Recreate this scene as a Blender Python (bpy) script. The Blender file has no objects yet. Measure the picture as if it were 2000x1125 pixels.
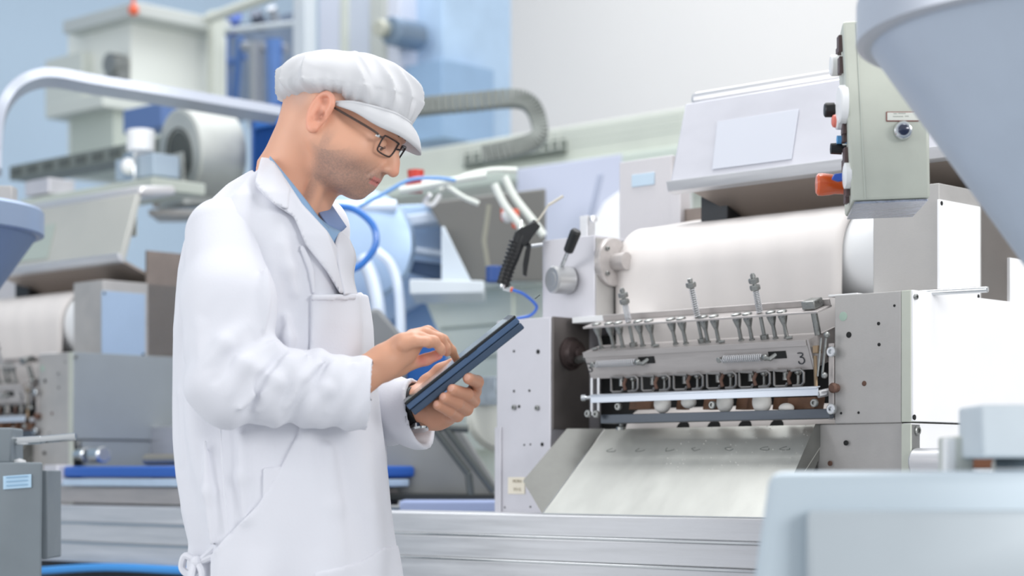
import bpy, bmesh, math, random
import numpy as np
from mathutils import Vector, Matrix
# ---------------------------------------------------------------- camera, world, lights, exposure
F_PX = 3900.0
ANG = math.radians(43.78)          # world X runs along the machine line, Y away behind it
CA, SA = math.cos(ANG), math.sin(ANG)
H = 1.05
scene = bpy.context.scene
cd = bpy.data.cameras.new('camera'); cam = bpy.data.objects.new('camera', cd)
scene.collection.objects.link(cam); scene.camera = cam
cam.location = (0, 0, H); cam.rotation_euler = (math.pi/2, 0, ANG)
cd.sensor_width = 36; cd.lens = F_PX/2000*36; cd.shift_y = (925-562.5)/2000
cd.clip_start = 0.05; cd.clip_end = 100
cd.dof.use_dof = True; cd.dof.focus_distance = 3.36; cd.dof.aperture_fstop = 70.2/23.0
scene.view_settings.view_transform = 'Standard'; scene.view_settings.look = 'None'
scene.view_settings.gamma = 1.0; scene.view_settings.use_curve_mapping = False
scene.view_settings.exposure = 0.25
w = bpy.data.worlds.new('world'); scene.world = w; w.use_nodes = True
bg = w.node_tree.nodes['Background']; bg.inputs[0].default_value = (0.93, 0.96, 1.0, 1); bg.inputs[1].default_value = 0.72
def area(name, loc, target, sx, sy, energy, col):
    l = bpy.data.lights.new(name, 'AREA'); l.shape = 'RECTANGLE'; l.size = sx; l.size_y = sy
    l.energy = energy; l.color = col
    o = bpy.data.objects.new(name, l); scene.collection.objects.link(o); o.location = loc
    o.rotation_euler = (Vector(target)-Vector(loc)).to_track_quat('-Z', 'Y').to_euler()
    return o
area('window_light', (3.6, 2.2, 2.6), (-1.8, 3.2, 1.3), 2.4, 2.0, 150, (1.0, 0.99, 0.98))
area('ceiling_light', (-2.3, 3.05, 3.9), (-2.3, 2.9, 1.0), 3.0, 0.8, 60, (1.0, 1.0, 1.0))
area('back_ceiling_light', (-5.5, 5.5, 4.6), (-5.0, 6.5, 1.0), 5, 3, 110, (0.96, 0.98, 1.0))
area('front_fill', (-4.2, -1.6, 2.3), (-2.6, 3.0, 0.9), 3.5, 2.2, 60, (1.0, 1.0, 1.0))  # added fill from the camera side, not a lamp of the room
# ---------------------------------------------------------------- pixel helpers
Fv = Vector((-SA, CA, 0)); Rv = Vector((CA, SA, 0)); Zv = Vector((0, 0, 1)); CAM = Vector((0, 0, H))
def C(px, py, t): return CAM + (Fv + Rv*((px-1000)/F_PX) + Zv*((925-py)/F_PX))*t
def onB(px, py, b):
    d = Fv + Rv*((px-1000)/F_PX) + Zv*((925-py)/F_PX); return CAM + d*(b/d.y)
def onA(px, py, a):
    d = Fv + Rv*((px-1000)/F_PX) + Zv*((925-py)/F_PX); return CAM + d*(a/d.x)
def onZ(px, py, z):
    d = Fv + Rv*((px-1000)/F_PX) + Zv*((925-py)/F_PX); return CAM + d*((z-H)/d.z)
def AX(px, b): return onB(px, 925, b).x
def BY(px, a): return onA(px, 925, a).y
def ZZ(px, py, b): return onB(px, py, b).z
# ---------------------------------------------------------------- materials
def srgb(h):
    h = h.lstrip('#'); v = [int(h[i:i+2], 16)/255 for i in (0, 2, 4)]
    return tuple((c/12.92 if c <= .04045 else ((c+.055)/1.055)**2.4) for c in v)+(1,)
MATS = {}
def mat(name, col, metal=0.0, rough=0.5, var=0.0, scale=(8, 8, 8), bump=0.0, bscale=60, emit=0, alpha=1, sss=0, coat=0, trans=0):
    if name in MATS: return MATS[name]
    m = bpy.data.materials.new(name); m.use_nodes = True; nt = m.node_tree; N = nt.nodes; L = nt.links
    b = N['Principled BSDF']; c = srgb(col)
    b.inputs['Base Color'].default_value = c; b.inputs['Metallic'].default_value = metal; b.inputs['Roughness'].default_value = rough
    if sss: b.inputs['Subsurface Weight'].default_value = sss; b.inputs['Subsurface Radius'].default_value = (.01, .004, .002); b.inputs['Subsurface Scale'].default_value = 0.5
    if coat: b.inputs['Coat Weight'].default_value = coat
    if trans: b.inputs['Transmission Weight'].default_value = trans
    if emit: b.inputs['Emission Color'].default_value = c; b.inputs['Emission Strength'].default_value = emit
    if var or bump:
        tc = N.new('ShaderNodeTexCoord'); mp = N.new('ShaderNodeMapping'); mp.inputs['Scale'].default_value = scale
        L.new(tc.outputs['Object'], mp.inputs['Vector'])
        n1 = N.new('ShaderNodeTexNoise'); n1.inputs['Scale'].default_value = 1.0; n1.inputs['Detail'].default_value = 6; n1.inputs['Roughness'].default_value = .65
        L.new(mp.outputs[0], n1.inputs['Vector'])
        if var:
            mr = N.new('ShaderNodeMapRange'); mr.inputs[1].default_value = .3; mr.inputs[2].default_value = .7
            mr.inputs[3].default_value = 1-var; mr.inputs[4].default_value = 1+var*.5
            L.new(n1.outputs[0], mr.inputs[0])
            mx = N.new('ShaderNodeVectorMath'); mx.operation = 'SCALE'; mx.inputs[0].default_value = c[:3]
            L.new(mr.outputs[0], mx.inputs['Scale']); L.new(mx.outputs[0], b.inputs['Base Color'])
            mr2 = N.new('ShaderNodeMapRange'); mr2.inputs[1].default_value = .3; mr2.inputs[2].default_value = .7
            mr2.inputs[3].default_value = rough-.08; mr2.inputs[4].default_value = min(1, rough+.12)
            L.new(n1.outputs[0], mr2.inputs[0]); L.new(mr2.outputs[0], b.inputs['Roughness'])
        if bump:
            n2 = N.new('ShaderNodeTexNoise'); n2.inputs['Scale'].default_value = bscale; n2.inputs['Detail'].default_value = 3
            L.new(tc.outputs['Object'], n2.inputs['Vector'])
            bp = N.new('ShaderNodeBump'); bp.inputs['Strength'].default_value = bump; bp.inputs['Distance'].default_value = .002
            L.new(n2.outputs[0], bp.inputs['Height']); L.new(bp.outputs[0], b.inputs['Normal'])
    MATS[name] = m; return m
BR = (3, 60, 60)      # brushed along X
steel = mat('brushed_steel', '#d2d3d6', .6, .36, .12, BR, .05, 200)
steel_l = mat('light_plate', '#cbcad0', .35, .42, .06, (9, 9, 9))
steel_g = mat('cast_grey_plate', '#b0aeac', .35, .48, .10, (14, 14, 14), .08, 300)
steel_in = mat('inner_plate', '#6f6a68', .5, .5, .2, (10, 10, 10))
steel_m = mat('machined_steel', '#bab5b3', .4, .36, .15, (5, 60, 60))
chrome = mat('chrome', '#cfd2d4', 1, .14)
bolt_m = mat('bolt_steel', '#9a9c9a', .9, .3, .2, (90, 90, 90))
rust = mat('rusty_steel', '#6d5348', .5, .6, .35, (60, 60, 60))
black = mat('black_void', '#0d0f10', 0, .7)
dark = mat('dark_steel', '#3b3d40', .7, .45, .3, (30, 30, 30))
blackp = mat('black_plastic', '#15171a', 0, .42, .2, (40, 40, 40), .1, 200)
white_panel = mat('white_panel', '#f1f1f3', .1, .38, .02, (9, 9, 9))
belt = mat('dough_sheet', '#dad5d2', 0, .75, .03, (9, 9, 9))
dough = mat('dough', '#e9e7e2', 0, .6, .05, (40, 40, 40), .2, 90)
blue_p = mat('blue_plastic', '#1f5fb4', 0, .4)
blue_h = mat('blue_hose', '#2f72c4', 0, .3, coat=.4)
grey_paint = mat('grey_paint', '#7e878d', .1, .5, .06, (12, 12, 12))
pale_paint = mat('pale_paint', '#c3ccd2', .15, .45, .05, (5, 5, 5))
green_grey = mat('green_grey_paint', '#c0c4b9', .15, .45, .06, (14, 14, 14))
cream = mat('cream_paint', '#c9cdc4', .1, .55, .06, (4, 4, 4))
orange = mat('orange_plastic', '#d2561c', 0, .3, coat=.5)
red_p = mat('red_plastic', '#c0392b', 0, .45)
whitep = mat('white_plastic', '#e8e9ea', 0, .4)
label_m = mat('label_blue', '#c3d7e6', 0, .5)
ink = mat('ink', '#2b3138', 0, .7)
brown = mat('brown_plate', '#8a7f78', .4, .5, .2, (8, 8, 8))
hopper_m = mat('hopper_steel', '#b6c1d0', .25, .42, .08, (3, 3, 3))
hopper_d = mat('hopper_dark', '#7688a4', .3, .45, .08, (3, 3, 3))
wheel_m = mat('zinc_sheet', '#b7bab6', .4, .45, .10, (8, 8, 8))
# ---------------------------------------------------------------- mesh builder
def frame_of(d):
    d = Vector(d).normalized(); up = Vector((0, 0, 1)) if abs(d.z) < .9 else Vector((1, 0, 0))
    x = d.cross(up).normalized(); return x, d.cross(x).normalized(), d
class MB:
    def __init__(s): s.v = []; s.f = []; s.sm = []
    def add(s, vs, fs, smooth=False):
        o = len(s.v); s.v += [tuple(v) for v in vs]; s.f += [tuple(i+o for i in f) for f in fs]; s.sm += [smooth]*len(fs); return s
    def hexa(s, c, bev=0):   # c: 8 corners, bottom 4 then top 4 (same winding)
        fs = [(3, 2, 1, 0), (4, 5, 6, 7), (0, 1, 5, 4), (1, 2, 6, 5), (2, 3, 7, 6), (3, 0, 4, 7)]
        if not bev: return s.add(c, fs)
        bm = bmesh.new(); vs = [bm.verts.new(p) for p in c]
        for f in fs: bm.faces.new([vs[i] for i in f])
        bmesh.ops.bevel(bm, geom=list(bm.edges), offset=bev, segments=2, affect='EDGES', profile=.5)
        bm.verts.index_update(); s.add([v.co[:] for v in bm.verts], [[v.index for v in f.verts] for f in bm.faces]); bm.free(); return s
    def box(s, lo, hi, bev=0.0):
        x0, y0, z0 = [min(a, b) for a, b in zip(lo, hi)]; x1, y1, z1 = [max(a, b) for a, b in zip(lo, hi)]
        return s.hexa([(x0,y0,z0),(x1,y0,z0),(x1,y1,z0),(x0,y1,z0),(x0,y0,z1),(x1,y0,z1),(x1,y1,z1),(x0,y1,z1)], bev)
    def obox(s, o, u, v, w_, bev=0):  # corner + three edge vectors
        o, u, v, w_ = map(Vector, (o, u, v, w_))
        return s.hexa([o, o+u, o+u+v, o+v, o+w_, o+u+w_, o+u+v+w_, o+v+w_], bev)
    def prism(s, pts, vec, bev=0):
        n = len(pts); vec = Vector(vec); a = [Vector(p) for p in pts]; b = [p+vec for p in a]
        fs = [tuple(range(n))[::-1], tuple(range(n, 2*n))]+[(i, (i+1) % n, (i+1) % n+n, i+n) for i in range(n)]
        if not bev: return s.add(a+b, fs)
        bm = bmesh.new(); vs = [bm.verts.new(p) for p in a+b]
        for f in fs: bm.faces.new([vs[i] for i in f])
        bmesh.ops.bevel(bm, geom=list(bm.edges), offset=bev, segments=2, affect='EDGES', profile=.5)
        bm.verts.index_update(); s.add([v.co[:] for v in bm.verts], [[v.index for v in f.verts] for f in bm.faces]); bm.free(); return s
    def lathe(s, p0, axis, prof, seg=24, smooth=True, arc=1.0):  # prof: (dist along axis, radius)
        x, y, d = frame_of(axis); p0 = Vector(p0); vs = []; fs = []
        n = len(prof); S = seg if arc == 1 else seg+1
        for i in range(S):
            a = 2*math.pi*arc*i/seg; r = x*math.cos(a)+y*math.sin(a)
            for (h, rad) in prof: vs.append(p0+d*h+r*rad)
        for i in range(seg):
            j = (i+1) % S
            for k in range(n-1): fs.append((i*n+k, j*n+k, j*n+k+1, i*n+k+1))
        s.add(vs, fs, smooth)
        if arc == 1:
            if prof[0][1] > 1e-6: s.add([vs[i*n] for i in range(seg)], [tuple(range(seg))[::-1]])
            if prof[-1][1] > 1e-6: s.add([vs[i*n+n-1] for i in range(seg)], [tuple(range(seg))])
        return s
    def cyl(s, p0, p1, r0, r1=None, seg=20, bev=0):
        r1 = r0 if r1 is None else r1; d = Vector(p1)-Vector(p0); L = d.length
        pr = [(0, r0), (L, r1)] if not bev else [(0, r0-bev), (bev*.3, r0-bev*.3), (bev, r0), (L-bev, r1), (L-bev*.3, r1-bev*.3), (L, r1-bev)]
        return s.lathe(p0, d, pr, seg)
    def tube(s, pts, r, seg=10, closed=False, flat=None):
        P = [Vector(p) for p in pts]; n = len(P); rr = r if isinstance(r, (list, tuple)) else [r]*n
        vs = []; fs = []; px_ = None
        for i in range(n):
            if closed: t = P[(i+1) % n]-P[i-1]
            else: t = P[min(i+1, n-1)]-P[max(i-1, 0)]
            t.normalize()
            if px_ is None: px_ = frame_of(t)[0]
            px_ = (px_-t*px_.dot(t)).normalized(); py_ = t.cross(px_)
            for k in range(seg):
                a = 2*math.pi*k/seg; vs.append(P[i]+(px_*math.cos(a)+py_*math.sin(a))*rr[i])
        for i in range(n if closed else n-1):
            j = (i+1) % n
            for k in range(seg): fs.append((i*seg+k, i*seg+(k+1) % seg, j*seg+(k+1) % seg, j*seg+k))
        if not closed: fs += [tuple(range(seg))[::-1], tuple((n-1)*seg+k for k in range(seg))]
        return s.add(vs, fs, True)
    def ball(s, c, r, seg=16, rings=10):
        c = Vector(c); r = r if hasattr(r, '__len__') else (r, r, r); vs = []; fs = []
        for i in range(rings+1):
            th = math.pi*i/rings
            for k in range(seg):
                a = 2*math.pi*k/seg; vs.append(c+Vector((r[0]*math.sin(th)*math.cos(a), r[1]*math.sin(th)*math.sin(a), r[2]*math.cos(th))))
        for i in range(rings):
            for k in range(seg): fs.append((i*seg+k, (i+1)*seg+k, (i+1)*seg+(k+1) % seg, i*seg+(k+1) % seg))
        return s.add(vs, fs, True)
    def strip(s, pts, wvec, tvecs):  # flat bar swept: width vector and per-point thickness vector
        n = len(pts); vs = []; fs = []; wv = Vector(wvec)
        for p, t in zip(pts, tvecs):
            p = Vector(p); t = Vector(t); vs += [p, p+wv, p+wv+t, p+t]
        for i in range(n-1):
            for k in range(4): fs.append((i*4+k, i*4+(k+1) % 4, (i+1)*4+(k+1) % 4, (i+1)*4+k))
        fs += [(3, 2, 1, 0), tuple((n-1)*4+k for k in range(4))]
        return s.add(vs, fs)
    def build(s, name, m, parent=None, **props):
        me = bpy.data.meshes.new(name); me.from_pydata(s.v, [], s.f)
        me.polygons.foreach_set('use_smooth', s.sm); me.validate(); me.update()
        bm = bmesh.new(); bm.from_mesh(me); bmesh.ops.recalc_face_normals(bm, faces=bm.faces); bm.to_mesh(me); bm.free(); me.set_sharp_from_angle(angle=math.radians(21))
        me.materials.append(m); o = bpy.data.objects.new(name, me); scene.collection.objects.link(o)
        if parent:
            o.parent = parent; o.matrix_parent_inverse = Matrix.Identity(4)
            o.location = -parent_world(parent)
        for k, v in props.items(): o[k] = v
        return o
ORG = {}
def parent_world(p):
    v = Vector((0, 0, 0))
    while p is not None: v = v + Vector(p.location); p = p.parent
    return v
def thing(name, label, cat, loc, group=None):
    o = bpy.data.objects.new(name, None); scene.collection.objects.link(o); o.empty_display_size = .05
    o.location = loc; o['label'] = label; o['category'] = cat
    if group: o['group'] = group
    return o
def tag(o, label, cat, group=None):
    o['label'] = label; o['category'] = cat
    if group: o['group'] = group
    return o
def struct(o): o['kind'] = 'structure'; return o
def smooth(pts, n=8, closed=False):
    P = [Vector(p) for p in pts]; out = []; m = len(P)
    for i in range(m if closed else m-1):
        a = P[(i-1) % m] if closed or i > 0 else P[0]*2-P[1]
        b = P[i]; c = P[(i+1) % m]; d = P[(i+2) % m] if closed or i+2 < m else P[-1]*2-P[-2]
        for k in range(n):
            t = k/n; out.append(.5*((2*b)+(c-a)*t+(2*a-5*b+4*c-d)*t*t+(3*b-a-3*c+d)*t**3))
    if not closed: out.append(P[-1])
    return out
def pbox(mb, px0, px1, pt, pb, b, depth, bev=.002, ref=None):
    ref = px0 if ref is None else ref
    mb.box((AX(px0, b), b, ZZ(ref, pb, b)), (AX(px1, b), b+depth, ZZ(ref, pt, b)), bev); return mb
# ---------------------------------------------------------------- room
def slab(name, lo, hi, m): return struct(MB().box(lo, hi).build(name, m))
wall_w = mat('white_wall', '#dcd9d6', 0, .8, .015, (1, 1, 1)); wall_b = mat('blue_wall', '#b3c8db', 0, .8, .03, (1, 1, 1))
floor_m = mat('floor_epoxy', '#b4b6b8', 0, .4, .1, (2, 2, 2))
slab('floor', (-14, -3, -.1), (6, 10, 0), floor_m)
slab('wall_back', (-9.6, 8.6, 0), (6, 8.8, 7), wall_w)
slab('wall_left', (-9.8, -3, 0), (-9.6, 8.8, 7), wall_b)
# ---------------------------------------------------------------- divider machine
MB0 = 3.0
aL1 = AX(1075, MB0)                      # inner face of left column
aR0, aR1 = AX(1630, MB0), AX(1760, MB0)
def screw(parent, p, r=.006, n=(0, -1, 0), m=None, name='screw', hole=False):
    n = Vector(n); p = Vector(p); mb = MB()
    if hole: mb.lathe(p-n*.001, n, [(0, r), (.0016, r), (.0018, r*.8), (.0018, 0)], 12)
    else: mb.lathe(p, n, [(0, r), (.004, r), (.005, r*.85), (.005, r*.5), (.002, r*.45), (.002, 0)], 14)
    return mb.build(name, m or (black if hole else bolt_m), parent)
M1 = thing('dough_divider', 'dough divider machine with broad white side panel and grey columns beside the inspecting man', 'machine', (AX(1350, 3.3), 3.3, 0))
zt = ZZ(1632, 577, MB0); zs = ZZ(1632, 828, MB0)
RY = .07
# left column: outer plate, inner side wall
lc = MB(); a0 = AX(970, MB0)
lc.box((a0, MB0, .30), (aL1, MB0+.42, ZZ(1075, 619, MB0)), .002)
lc = lc.build('left_column', steel_l, M1)
pl = MB(); pl.box((AX(966, MB0-.004), MB0-.004, .30), (AX(978, MB0-.004), MB0+.1, ZZ(970, 835, MB0)), .001)
pl.build('edge_plate', steel_l, M1)
sw = MB(); sw.box((aL1, MB0+.004, ZZ(1075, 838, MB0)), (aL1+.005, MB0+.115, ZZ(1075, 618, MB0)), .001)
sw = sw.build('inner_plate', steel_in, M1)
for (x, y, r) in [(1004,686,.004),(1051,687,.007),(1004,764,.004),(1034,763,.004),(1005,796,.008),(1014,794,.005),(1050,797,.008),(1024,869,.003),(1036,868,.003),(1059,868,.006),(986,991,.003),(1036,990,.003)]:
    screw(lc, onB(x, y, MB0), r*.7, hole=(r < .0075))
# lower left body below the chute mount
nb = MB(); nb.box((aL1, MB0+.12, .30), (aR0, MB0+.4, ZZ(1200, 845, MB0)), .002); nb.build('lower_body', steel_g, M1)
# notice plate
tp = onB(1009, 948, MB0)
nt_ = MB(); nt_.box((AX(993, MB0), MB0-.002, ZZ(1009, 965, MB0)), (AX(1026, MB0), MB0, ZZ(1009, 932, MB0)), .0008)
nt_ = nt_.build('notice_plate', mat('notice', '#e3dccb', 0, .5), M1)
def text(txt, p, size, m, parent=None, rot=(math.pi/2, 0, 0), name='lettering', ext=.0004, spacing=1.0):
    c = bpy.data.curves.new(name, 'FONT'); c.body = txt; c.size = size; c.extrude = ext; c.align_x = 'CENTER'; c.align_y = 'CENTER'; c.space_character = spacing
    o = bpy.data.objects.new(name, c); scene.collection.objects.link(o)
    dg = bpy.context.evaluated_depsgraph_get(); me = bpy.data.meshes.new_from_object(o.evaluated_get(dg)); bpy.data.objects.remove(o)
    me.materials.clear(); me.materials.append(m); o = bpy.data.objects.new(name, me); scene.collection.objects.link(o)
    o.rotation_euler = rot; o.location = p
    if parent: o.parent = parent; o.location = Vector(p)-parent_world(parent)
    return o
tan = mat('notice_ink', '#a39a86', 0, .6)
text('MORA', onB(1010, 940, MB0-.0025), .009, tan, nt_); text('TO G', onB(1010, 956, MB0-.0025), .009, tan, nt_)
# right column: upper block, lower block with step, corner strip
rc = MB(); rc.box((aR0, MB0, zs), (aR1, MB0+.5, zt), .002)
rc.box((AX(1594, MB0), MB0+.004, .30), (aR1, MB0+.5, zs), .002)
rc = rc.build('right_column', steel_g, M1)
for (x, y, r, hole) in [(1747,597,.003,1),(1716,632,.004,1),(1717,673,.004,1),(1658,654,.007,1),(1688,749,.006,1),(1652,865,.006,1),(1643,807,.003,1),(1677,806,.003,1),(1621,905,.006,1)]:
    screw(rc, onB(x, y, MB0), r*.8, hole=True, m=(rust if x in (1688, 1621) else None), name='hole')
screw(rc, onB(1647, 618, MB0), .0085, hole=True, m=mat('green_plug', '#9fb5a8', .2, .5), name='plug')
kb = MB(); pk = onB(1634, 758, MB0); kb.lathe(pk, (0, -1, 0), [(0, .008), (.012, .0095), (.016, .006), (.016, 0)], 14); kb.build('knob', rust, M1)
b1 = BY(1780, aR1+.001)
st = MB(); st.box((aR1, MB0, zs+.001), (aR1+.02, MB0+.03, zt), .0015); st.box((aR1, MB0, .30), (aR1+.02, MB0+.03, zs-.002), .0015)
st.build('corner_strip', green_grey, M1)
# white cover panel on the side (faces +X)
aP = aR1+.02
zpb = onA(1785, 823, aP).z
wp = MB(); bP0 = BY(1780, aP); wp.box((aR1+.002, bP0, zpb), (aP+.004, bP0+1.0, zt), .0015); wp = wp.build('cover_panel', white_panel, M1)
for (x, y) in [(1787, 580), (1786, 815)]: screw(wp, onA(x, y, aP+.004), .005, n=(1, 0, 0), hole=(y > 600))
wq = MB(); wq.box((aR1+.002, bP0, .30), (aP, bP0+1.0, zpb-.003), .0015); wq = wq.build('lower_panel', white_panel, M1)
screw(wq, onA(1790, 841, aP), .0085, n=(1, 0, 0))
body = MB(); body.box((aR0+.01, MB0+.5, .30), (aR1-.001, MB0+1.1, zt-.005), .002); body.build('housing', grey_paint, M1)
# stub shaft below cover panel
sh = MB(); p = onA(1787, 903, aP+.0); sh.cyl(p, p+Vector((.14, 0, 0)), .025, seg=28, bev=.004); sh.build('drive_shaft', steel, M1)
# rod over the top
rd = MB(); p0 = onB(1790, 573, MB0+.06); p1 = onA(1930, 565, p0.x+.13); rd.cyl(p0, p1, .0055, bev=.0015); rd.build('guide_rod', chrome, M1)
# dark recess behind the head
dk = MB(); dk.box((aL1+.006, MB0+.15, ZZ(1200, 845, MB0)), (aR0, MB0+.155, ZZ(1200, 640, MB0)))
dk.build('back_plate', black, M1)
# --- dividing head, tilted towards the front
TH = math.radians(18); V_ = Vector((0, -math.sin(TH), math.cos(TH))); W_ = Vector((0, math.cos(TH), math.sin(TH))); E_ = Vector((1, 0, 0))
O_ = onB(1139, 688, 2.975); HL = AX(1574, 2.975)-O_.x
def hp(s, v, w_): return O_+E_*s+V_*v+W_*w_
hd = MB(); hd.prism([hp(0, 0, 0), hp(.006, -.056, 0), hp(HL+.004, -.056, 0), hp(HL, 0, 0)], W_*.052, .001)
hd = hd.build('dividing_head', steel_m, M1)
hf = MB(); hf.prism([hp(0, 0, -.0005), hp(0, -.011, -.0005), hp(HL, -.011, -.0005), hp(HL, 0, -.0005)], -W_*.002, .0004); hf.build('front_lip', steel_m, M1)
hk = MB(); q0 = hp(HL+.001, 0, 0); hk.prism([q0, hp(HL+.005, -.056, 0), hp(HL+.005, -.03, .075), hp(HL+.001, .0, .09), ], E_*.004); hk.build('end_plate', steel_m, M1)
def sx(px, v, w_):   # s of a pixel column at head coordinates v,w
    bb = hp(0, v, w_).y; return AX(px, bb)-O_.x
fp = MB(); s0, s1 = sx(1140, .045, .012), sx(1598, .045, .012)
fp.obox(hp(s0, .045, .010), E_*(s1-s0), W_*.048, V_*.004, .0008); fp.obox(hp(s0+.02, .049, .052), E_*(s1-s0-.02), W_*.004, V_*.012, .0008)
fp = fp.build('top_rail', steel_m, M1)
# flat-headed pegs under the rail
pegx = [1171, 1195, 1213, 1252, 1273, 1316, 1336, 1379, 1400, 1444, 1465, 1511, 1533]
pg = MB(); O0 = hp(0, 0, .022)
pg.lathe(O0, V_, [(0, .0055), (.003, .0055), (.004, .0038), (.024, .0036), (.036, .0075), (.041, .0088), (.045, .0088), (.045, 0)], 14)
pg0 = pg.build('peg', bolt_m, M1)
ph = MB(); ph.lathe(hp(0, .049, .022), V_, [(0, .0095), (.003, .0095), (.0045, .006), (.0045, 0)], 16); ph0 = ph.build('peg_head', bolt_m, M1)
base_pg, base_ph = pg0.location.copy(), ph0.location.copy()
for i, x in enumerate(pegx):
    s = sx(x, .02, .022)
    for src, bl, w2 in ((pg0, base_pg, s), (ph0, base_ph, s-.0)):
        o = src if i == 0 else src.copy()
        if i: scene.collection.objects.link(o)
        o.location = bl+E_*w2
# end post
ep = MB(); s = sx(1589, .03, .03); ep.tube([hp(s, 0, .035), hp(s, .05, .035)], .0062, 12); ep.obox(hp(s-.014, .05, .02), E_*.028, W_*.03, V_*.016, .002)
ep.build('end_post', bolt_m, M1)
def helix(p0, d, L, r, turns, wr, mb, n=14):
    x, y, d = frame_of(d); pts = []
    for i in range(int(turns*n)+1):
        a = 2*math.pi*i/n; pts.append(Vector(p0)+d*(L*i/(turns*n))+(x*math.cos(a)+y*math.sin(a))*r)
    mb.tube(pts, wr, 5); return mb
for (x, top, nut) in [(1234, .118, 2), (1368, .122, 1), (1490, .125, 2)]:
    s = sx(x, .02, .025)
    r_ = MB(); r_.tube([hp(s, 0, .025), hp(s, top, .025)], .0036, 10)
    r_.lathe(hp(s, 0, .025), V_, [(0, .008), (.008, .008), (.009, .005)], 6, False)
    r_ = r_.build('tension_rod', bolt_m, M1)
    k = MB(); helix(hp(s, .050, .025), V_, top-.050-.018*nut+.006, .0055, 14, .0011, k, 10); k.build('spring', steel, M1)
    t0_ = top-.018*nut+.004
    k = MB()
    for q in range(nut): k.lathe(hp(s, t0_+q*.013, .025), V_, [(0, .0085), (.002, .0098), (.008, .0098), (.010, .0085)], 6, False)
    k.lathe(hp(s, t0_+.013*nut-.002, .025), V_, [(0, .005), (.006, .005), (.007, 0)], 10); k.build('nut', bolt_m, M1)
for x in (1163, 1283, 1411, 1543):
    s = sx(x, 0, .01); k = MB(); k.tube([hp(s-.004, .0035, .006), hp(s+.006, .0035, .010)], .0028, 8); k.build('pin', bolt_m, M1)
# face springs with slots
def fpix(px, v): return sx(px, v, 0)
for (xa, xb, xs0, xs1, v) in [(1164, 1250, 1248, 1279, -.0235), (1411, 1498, 1502, 1536, -.0265)]:
    sa, sb = fpix(xa, v), fpix(xb, v)
    k = MB(); k.obox(hp(fpix(xs0, v), v-.006, -.0006), E_*(fpix(xs1, v)-fpix(xs0, v)), V_*.014, -W_*.0006); k.build('slot', black, M1)
    k = MB(); helix(hp(sa+.008, v, -.009), E_, sb-sa-.012, .0062, 20, .0013, k, 10); k.build('spring', steel, M1)
    k = MB(); k.lathe(hp(sa+.002, v, -.016), W_, [(0, .004), (.001, .0055), (.004, .0055), (.005, .004), (.016, .004)], 12); k.build('spring_pin', bolt_m, M1)
    k = MB(); k.tube([hp(sb-.004, v, -.009), hp(sb+.006, v, -.012), hp(sb+.012, v-.004, -.009), hp(sb+.02, v+.002, .002)], .0045, 10); k.ball(hp(sb+.004, v, -.011), .0062, 12, 8); k.build('spring_hook', bolt_m, M1)
def three(px, py_v, h, flip):
    s = fpix(px, py_v); pts = [(-.4, .45), (0, .5), (.35, .3), (.2, .05), (-.1, 0), (.3, -.1), (.4, -.35), (.05, -.5), (-.4, -.4)]
    if flip: pts = [(-.35, .5), (.25, .48), (.3, .3), (-.1, .12), (.3, .05), (.4, -.25), (.1, -.5), (-.35, -.45), (-.4, -.25)]
    return smooth([hp(s+q[0]*h*.8, py_v+q[1]*h, -.0012) for q in pts], 5)
k = MB(); k.tube(three(1152, -.032, .017, 0), .0009, 5); k.build('marking', ink, M1)
k = MB(); k.tube(three(1565, -.034, .020, 1), .0010, 5); k.build('marking', ink, M1)
# clamps under the head (six units)
zc0 = O_.z-.060; bC = 2.985
cl = [(1191, 1246), (1251, 1308), (1313, 1373), (1378, 1438), (1441, 1504), (1509, 1570)]
for i, (x0, x1) in enumerate(cl):
    a0, a1 = AX(x0, bC), AX(x1, bC); zt_ = ZZ(x0, 737-i*2.6, bC); zb_ = ZZ(x0, 766-i*2.2, bC); wth = a1-a0
    def cpt(u, v): return Vector((a0+wth*u, bC, zb_+(zt_-zb_)*v))
    k = MB()
    k.tube([cpt(.48, .95), cpt(.05, 1), cpt(.06, .1), cpt(.12, 0), cpt(.42, 0), cpt(.48, .2)], .0026, 8)
    k.tube([cpt(.60, .95), cpt(.9, 1), cpt(1, .8), cpt(1, .2), cpt(.92, 0), cpt(.66, 0)], .0026, 8)
    k.build('clamp', mat('clamp_steel', '#8f8d8c', .8, .35), M1)
    k = MB(); k.lathe(cpt(.74, .05)+Vector((0, .008, 0)), Zv, [(0, .006), (.004, .003), (.018, .003), (.022, .007), (.026, .007)], 10); k.build('plunger', bolt_m, M1); k = MB(); k.lathe(cpt(.3, .4)+Vector((0, .012, 0)), Zv, [(0, .006), (.02, .006), (.022, 0)], 10); k.build('plunger', bolt_m, M1)
    k = MB(); k.tube([cpt(.54, .9)+Vector((0, .004, 0)), cpt(.5, .5), cpt(.56, .1)], .0035, 8); k.build('latch', rust, M1)
# pale wiper bar (folded lip at top)
bw = 2.962; pA, pB = onB(1153, 787, bw), onB(1597, 776, bw)
k = MB(); dz = Vector((0, 0, 1)); Lv = pB-pA; Lv.z = 0
k.obox(pA, Lv, Vector((0, .003, 0)), dz*.0135, .0006); k.obox(pA+dz*.0125+Vector((0, -.004, 0)), Lv, Vector((0, .012, .003)), dz*.002, .0006)
k.build('wiper_bar', mat('wiper_bar', '#cdd4de', .5, .3), M1)
k = MB(); q = onB(1145, 777, bw); k.lathe(q, (-1, -.4, 0), [(-.012, .004), (0, .004), (0, .007), (.009, .007), (.010, .005), (.010, 0)], 14); k.build('bar_bolt', chrome, M1)
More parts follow.
